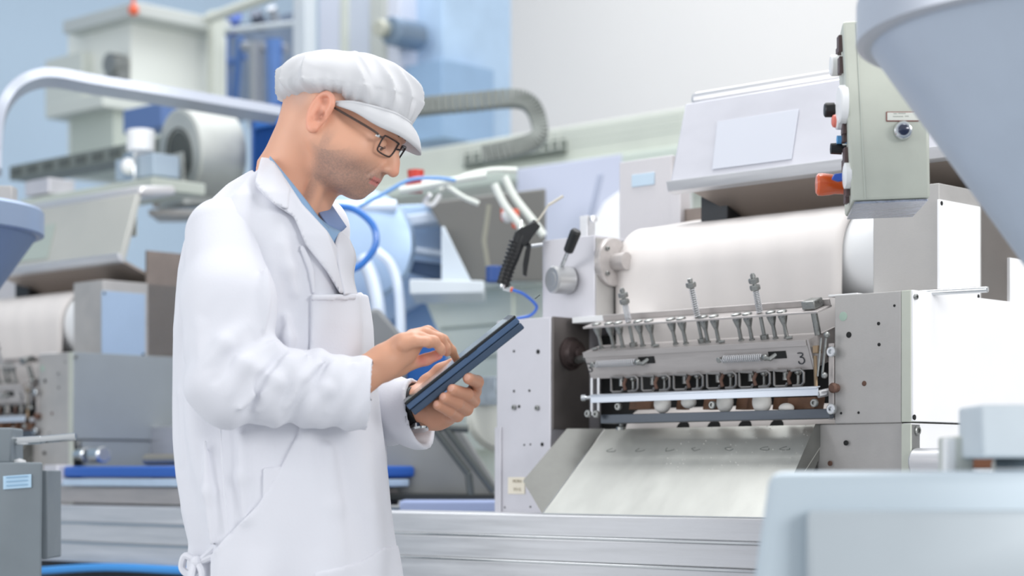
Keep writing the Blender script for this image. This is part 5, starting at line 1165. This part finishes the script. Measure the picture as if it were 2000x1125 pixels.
# ---------------------------------------------------------------- air gun on its hook
tg = onB(1030, 480, 3.03); tG = (tg-CAM).dot(Fv)
ag = thing('air_blow_gun', 'black air blow gun with ribbed grip hanging on the side block', 'air gun', tuple(tg))
def G(x, y, d=0): return C(x, y, tG+d)
k = MB(); k.tube(smooth([G(982, 556), G(990, 530), G(1003, 500), G(1012, 475), G(1018, 460)], 4), [.0135]*17, 14); k.build('grip', blackp, ag)
for i in range(11):
    t = i/10; a = G(984+t*24, 552-t*78); d = (G(1008, 474)-G(984, 552)).normalized(); k = MB(); k.lathe(a-d*.002, d, [(0, .0135), (.001, .0155), (.003, .0155), (.004, .0135)], 16); k.build('grip_rib', blackp, ag)
k = MB(); k.prism([G(1001, 466, -.012), G(1006, 452, -.012), G(1018, 448, -.012), G(1044, 431, -.012), G(1056, 441, -.012), G(1040, 462, -.012), G(1028, 480, -.012), G(1012, 478, -.012)], Fv*.024, .003); k.build('gun_body', blackp, ag)
k = MB(); k.tube([G(1030, 452), G(1049, 436)], .0105, 14); k.build('nozzle_socket', blackp, ag)
k = MB(); k.tube(smooth([G(1046, 437), G(1062, 415), G(1070, 402), G(1076, 398), G(1100, 383)], 5), [.0022]*12+[.0030]*9, 10); k.build('nozzle', mat('nozzle_alu', '#c9c4b8', .6, .4), ag)
k = MB(); k.prism([G(1032, 472, -.005), G(1038, 478, -.005), G(1034, 505, -.005), G(1029, 525, -.005), G(1029, 540, -.005), G(1021, 536, -.005), G(1021, 515, -.005), G(1026, 490, -.005)], Fv*.010, .0015); k.build('trigger', blackp, ag)
k = MB(); k.lathe(G(981, 564), G(984, 548)-G(981, 564), [(0, .005), (.004, .0065), (.010, .0065), (.014, .0085)], 14); k.tube([G(983, 562), G(999, 566)], .005, 10); k.build('hose_fitting', chrome, ag)
k = MB(); k.tube([G(997, 565), G(1001, 566)], .0056, 10); k.build('collet', orange, ag)
k = MB(); k.tube([G(1016, 447), G(1019, 430)], .0026, 8); k.build('hook_stud', chrome, ag)
k = MB(); k.tube([G(1030, 482, .01), onB(1060, 478, bX+.02)], .0035, 8); o = k.build('gun_hook', chrome); tag(o, 'thin steel hook rod holding the air gun beside the block', 'hook')
k = MB(); k.tube(smooth([G(1000, 566), G(1022, 574, .01), G(1042, 590, .02), G(1048, 602, .03), G(1036, 616, .05), G(1010, 622, .08)], 8), .0034, 10); o = k.build('gun_hose', mat('hose_royal', '#3a6ed0', 0, .3, coat=.4)); tag(o, 'short royal blue hose curving from the air gun grip', 'hose')
# ---------------------------------------------------------------- control box
tc0 = 3.05
cbx = thing('control_box', 'grey-green control enclosure with coloured knobs on its narrow edge', 'control box', tuple(C(1740, 390, tc0)))
def bx8(x0a, x0b, x1a, x1b, y0, y1, t0, t1, dx): pass
q = [C(1664, 393, tc0), C(1817, 387, tc0), C(1787, 419, tc0+.215), C(1650, 424, tc0+.215), C(1645, 42, tc0), C(1812, 30, tc0), C(1780, 70, tc0+.215), C(1636, 80, tc0+.215)]
k = MB(); k.hexa(q, .005); enc = k.build('enclosure', green_grey, cbx)
bpts = [q[0]+(q[1]-q[0])*.03-Zv*.001, q[1]-(q[1]-q[0])*.03-Zv*.001, q[2]-(q[2]-q[3])*.03-Zv*.001, q[3]+(q[2]-q[3])*.03-Zv*.001]
k = MB(); k.prism(bpts, Zv*-.003, .0008); k.build('base_plate', mat('base_alu', '#b6bccb', .85, .25, .3, (5, 90, 90)), cbx)
k = MB(); k.tube([C(1672, 45, tc0-.0008), C(1690, 388, tc0-.0008)], .0008, 6); k.build('seam', mat('seam_light', '#c3c8c0', .2, .4), enc)
k = MB(); k.obox(C(1731, 237, tc0-.002), Rv*.05, Fv*.002, Zv*.0150, .0008); lp = k.build('label_frame', mat('frame_maroon', '#8a4f4a', .1, .5), cbx)
k = MB(); k.obox(C(1733, 235, tc0-.0028), Rv*.05, Fv*.001, Zv*.0122, .0004); k.build('label_plate', mat('label_plate', '#d9dbd3', .1, .4), lp)
for (x0_, x1_, y_) in ((1745, 1752, 223), (1754, 1769, 222.5), (1744, 1764, 228.5), (1767, 1775, 228)):
    k = MB(); k.obox(C(x0_, y_, tc0-.0030), C(x1_, y_, tc0)-C(x0_, y_, tc0), Fv*.0004, Zv*.0016); k.build('print_line', mat('pale_ink', '#a8aca4', 0, .6), lp)
k = MB(); k.lathe(C(1762, 256, tc0), -Fv, [(0, .0145), (.004, .0150), (.010, .0140), (.012, .0125), (.0125, .0105)], 32); k.build('button_ring', chrome, cbx)
k = MB(); k.lathe(C(1762, 256, tc0), -Fv, [(.006, .0108), (.011, .0104), (.013, .008), (.0140, .004), (.0142, 0)], 28); k.build('push_button', mat('button_navy', '#1a2340', .2, .12, coat=1), cbx)
LF = lambda y, d=.05, out=0: None
def side(y, d, out):  # point on the left face at height y, depth d, protruding out metres to the left
    f = (y-42)/(393-42); base = q[4].lerp(q[0], f); back = q[7].lerp(q[3], f); return base.lerp(back, d/.215)-Rv*out
def knob(y, d, prof, m, name, seg=20): k = MB(); k.lathe(side(y, d, 0), -Rv, prof, seg); return k.build(name, m, cbx)
knob(203, .07, [(0, .009), (.016, .009), (.017, .0115), (.030, .0115), (.032, .0095), (.032, 0)], blackp, 'selector_knob')
knob(203, .07, [(0, .013), (.010, .013), (.011, 0)], mat('pink_seal', '#d98b80', 0, .5), 'knob_seal')
knob(200, .02, [(0, .030), (.010, .029), (.012, .026), (.012, 0)], whitep, 'round_cover')
knob(228, .05, [(0, .014), (.014, .0135), (.016, .012), (.016, 0)], whitep, 'round_cover')
knob(228, .05, [(.0155, .0105), (.020, .0095), (.022, .006), (.022, 0)], mat('red_button', '#e07b6c', 0, .4), 'red_button')
knob(279, .07, [(0, .006), (.008, .006), (.008, .0095), (.025, .0085), (.026, 0)], blackp, 'control_knob', 12)
knob(263, .06, [(0, .0065), (.015, .0065), (.016, 0)], mat('sky_button', '#5fa3da', 0, .4), 'blue_button')
knob(345, .10, [(0, .0155), (.020, .0150), (.026, .0165), (.040, .0180), (.046, .0175), (.049, .014), (.050, 0)], orange, 'stop_button', 28)
knob(340, .02, [(0, .020), (.008, .020), (.009, .017), (.010, 0)], whitep, 'round_cover')
knob(110, .10, [(0, .017), (.016, .017), (.018, .014), (.018, 0)], whitep, 'round_cover')
k = MB(); a_ = side(330, .04, .004); k.prism([a_, a_-Rv*.018-Zv*.002, a_-Rv*.022-Zv*.010, a_-Rv*.012-Zv*.014, a_-Zv*.012], Fv*.012, .002); k.build('blue_lever', mat('lever_blue', '#2752b0', 0, .35), cbx)
for (y, d) in [(80, .03), (92, .09), (120, .04), (240, .03), (255, .04), (300, .03), (315, .08), (362, .03), (372, .06)]:
    k = MB(); a_ = side(y, d, .0); k.obox(a_-Zv*.012, -Rv*.006, Fv*.02, Zv*.026, .001); k.build('legend_plate', mat('legend_dark', '#5a4a4b', .2, .5), cbx)
# ---------------------------------------------------------------- foreground machine cover, lower right
fgm = mat('cover_pale', '#b4c1ca', .15, .42, .03, (2, 2, 2))
fg = thing('machine_cover', 'large blurred pale blue-grey machine cover filling the lower foreground', 'machine', tuple(C(1750, 1125, 2.15)))
tf = 2.12
k = MB(); k.hexa([C(1462, 1200, tf), C(2120, 1200, tf), C(2120, 1200, tf+.5), C(1500, 1200, tf+.5), C(1503, 921, tf), C(2120, 919, tf), C(2120, 921, tf+.3), C(1530, 921, tf+.3)], .012); k.build('cover_shell', fgm, fg)
k = MB(); k.hexa([C(1575, 1210, tf-.022), C(2120, 1210, tf-.022), C(2120, 1210, tf+.01), C(1575, 1210, tf+.01), C(1575, 996, tf-.022), C(2120, 996, tf-.022), C(2120, 996, tf+.01), C(1575, 996, tf+.01)], .007); k.build('raised_panel', mat('raised_pale', '#adb6bc', .15, .4, .03, (2, 2, 2)), fg)
k = MB(); k.box(tuple(C(1700, 1500, tf+.15)-Vector((.1, .1, .0))), tuple(C(1700, 1150, tf+.15)+Vector((.1, .1, 0))), .005); k.build('pedestal', grey_paint, fg)
bpd = Vector(C(1700, 1500, tf+.15)); k = MB(); k.box((bpd.x-.15, bpd.y-.15, 0), (bpd.x+.15, bpd.y+.15, bpd.z+.1), .005); k.build('stand', grey_paint, fg)
cl2 = thing('clamp_block', 'pale blurred clamp block with brown recess above the foreground cover', 'block', tuple(C(1930, 910, 2.4)))
k = MB(); k.obox(C(1917, 895, 2.3), Rv*.10, Fv*.12, Zv*.062, .004); k.build('block', pale_paint, cl2)
k = MB(); k.obox(C(1866, 926, 2.4), Rv*.022, Fv*.1, Zv*.046, .003); k.build('upright', mat('upright', '#c0c4bf', .2, .5), cl2)
k = MB(); k.obox(C(1847, 930, 2.4), Rv*.013, Fv*.02, Zv*.046, .003); k.build('bright_edge', whitep, cl2)
k = MB(); k.obox(C(1900, 915, 2.55), Rv*.10, Fv*.02, Zv*.055, .002); k.build('brown_recess', mat('brown_dark', '#70442a', .1, .6), cl2)
k = MB(); k.cyl(C(1940, 915, 2.42), C(2010, 915, 2.42), .012, seg=20, bev=.002); k.build('pin', chrome, cl2)
# foreground cover lower left
f2 = thing('machine_cover', 'blurred grey machine cover with pale blue sticker at the lower left corner', 'machine', tuple(C(40, 1125, 3.9)))
k = MB(); k.hexa([C(-60, 1230, 3.9), C(80, 1230, 3.9), C(80, 1230, 4.1), C(-60, 1230, 4.1), C(-60, 903, 3.9), C(83, 903, 3.9), C(83, 903, 4.1), C(-60, 903, 4.1)], .004); k.build('cover_shell', grey_paint, f2)
k = MB(); k.obox(C(80, 1092, 3.93), Rv*.013, Fv*.12, Zv*.175, .003); k.build('side_flange', grey_paint, f2)
k = MB(); k.obox(C(-60, 905, 3.92), Rv*.082, Fv*.1, Zv*.07, .004); k.build('upper_step', grey_paint, f2)
k = MB(); k.obox(C(6, 956, 3.897), Rv*.055+Zv*.004, Fv*.002, Zv*.026, .0006); st_ = k.build('sticker', mat('sticker', '#b9d8ee', 0, .5), f2)
for i in range(3):
    k = MB(); k.obox(C(12, 950-i*8, 3.8955), Rv*.042+Zv*.003, Fv*.0008, Zv*.0022); k.build('print_line', mat('print_blue', '#8fb4d0', 0, .5), st_)
k = MB(); k.tube([C(24, 862, 3.95), C(80, 859, 3.95)], .0085, 12); k.tube([C(80, 859, 3.95), C(148, 853, 3.95)], .0078, 12); o = k.build('handle_bar', chrome, f2)
k = MB(); k.lathe(C(38, 905, 3.95), Zv, [(0, .014), (.006, .012), (.010, 0)], 18); k.build('dome_cap', whitep, f2)
k = MB(); k.box(tuple(Vector((C(20, 1200, 4.0).x-.08, C(20, 1200, 4.0).y-.02, 0))), tuple(Vector((C(20, 1200, 4.0).x+.04, C(20, 1200, 4.0).y+.04, C(20, 1200, 4.0).z)))); k.build('pedestal', grey_paint, f2)
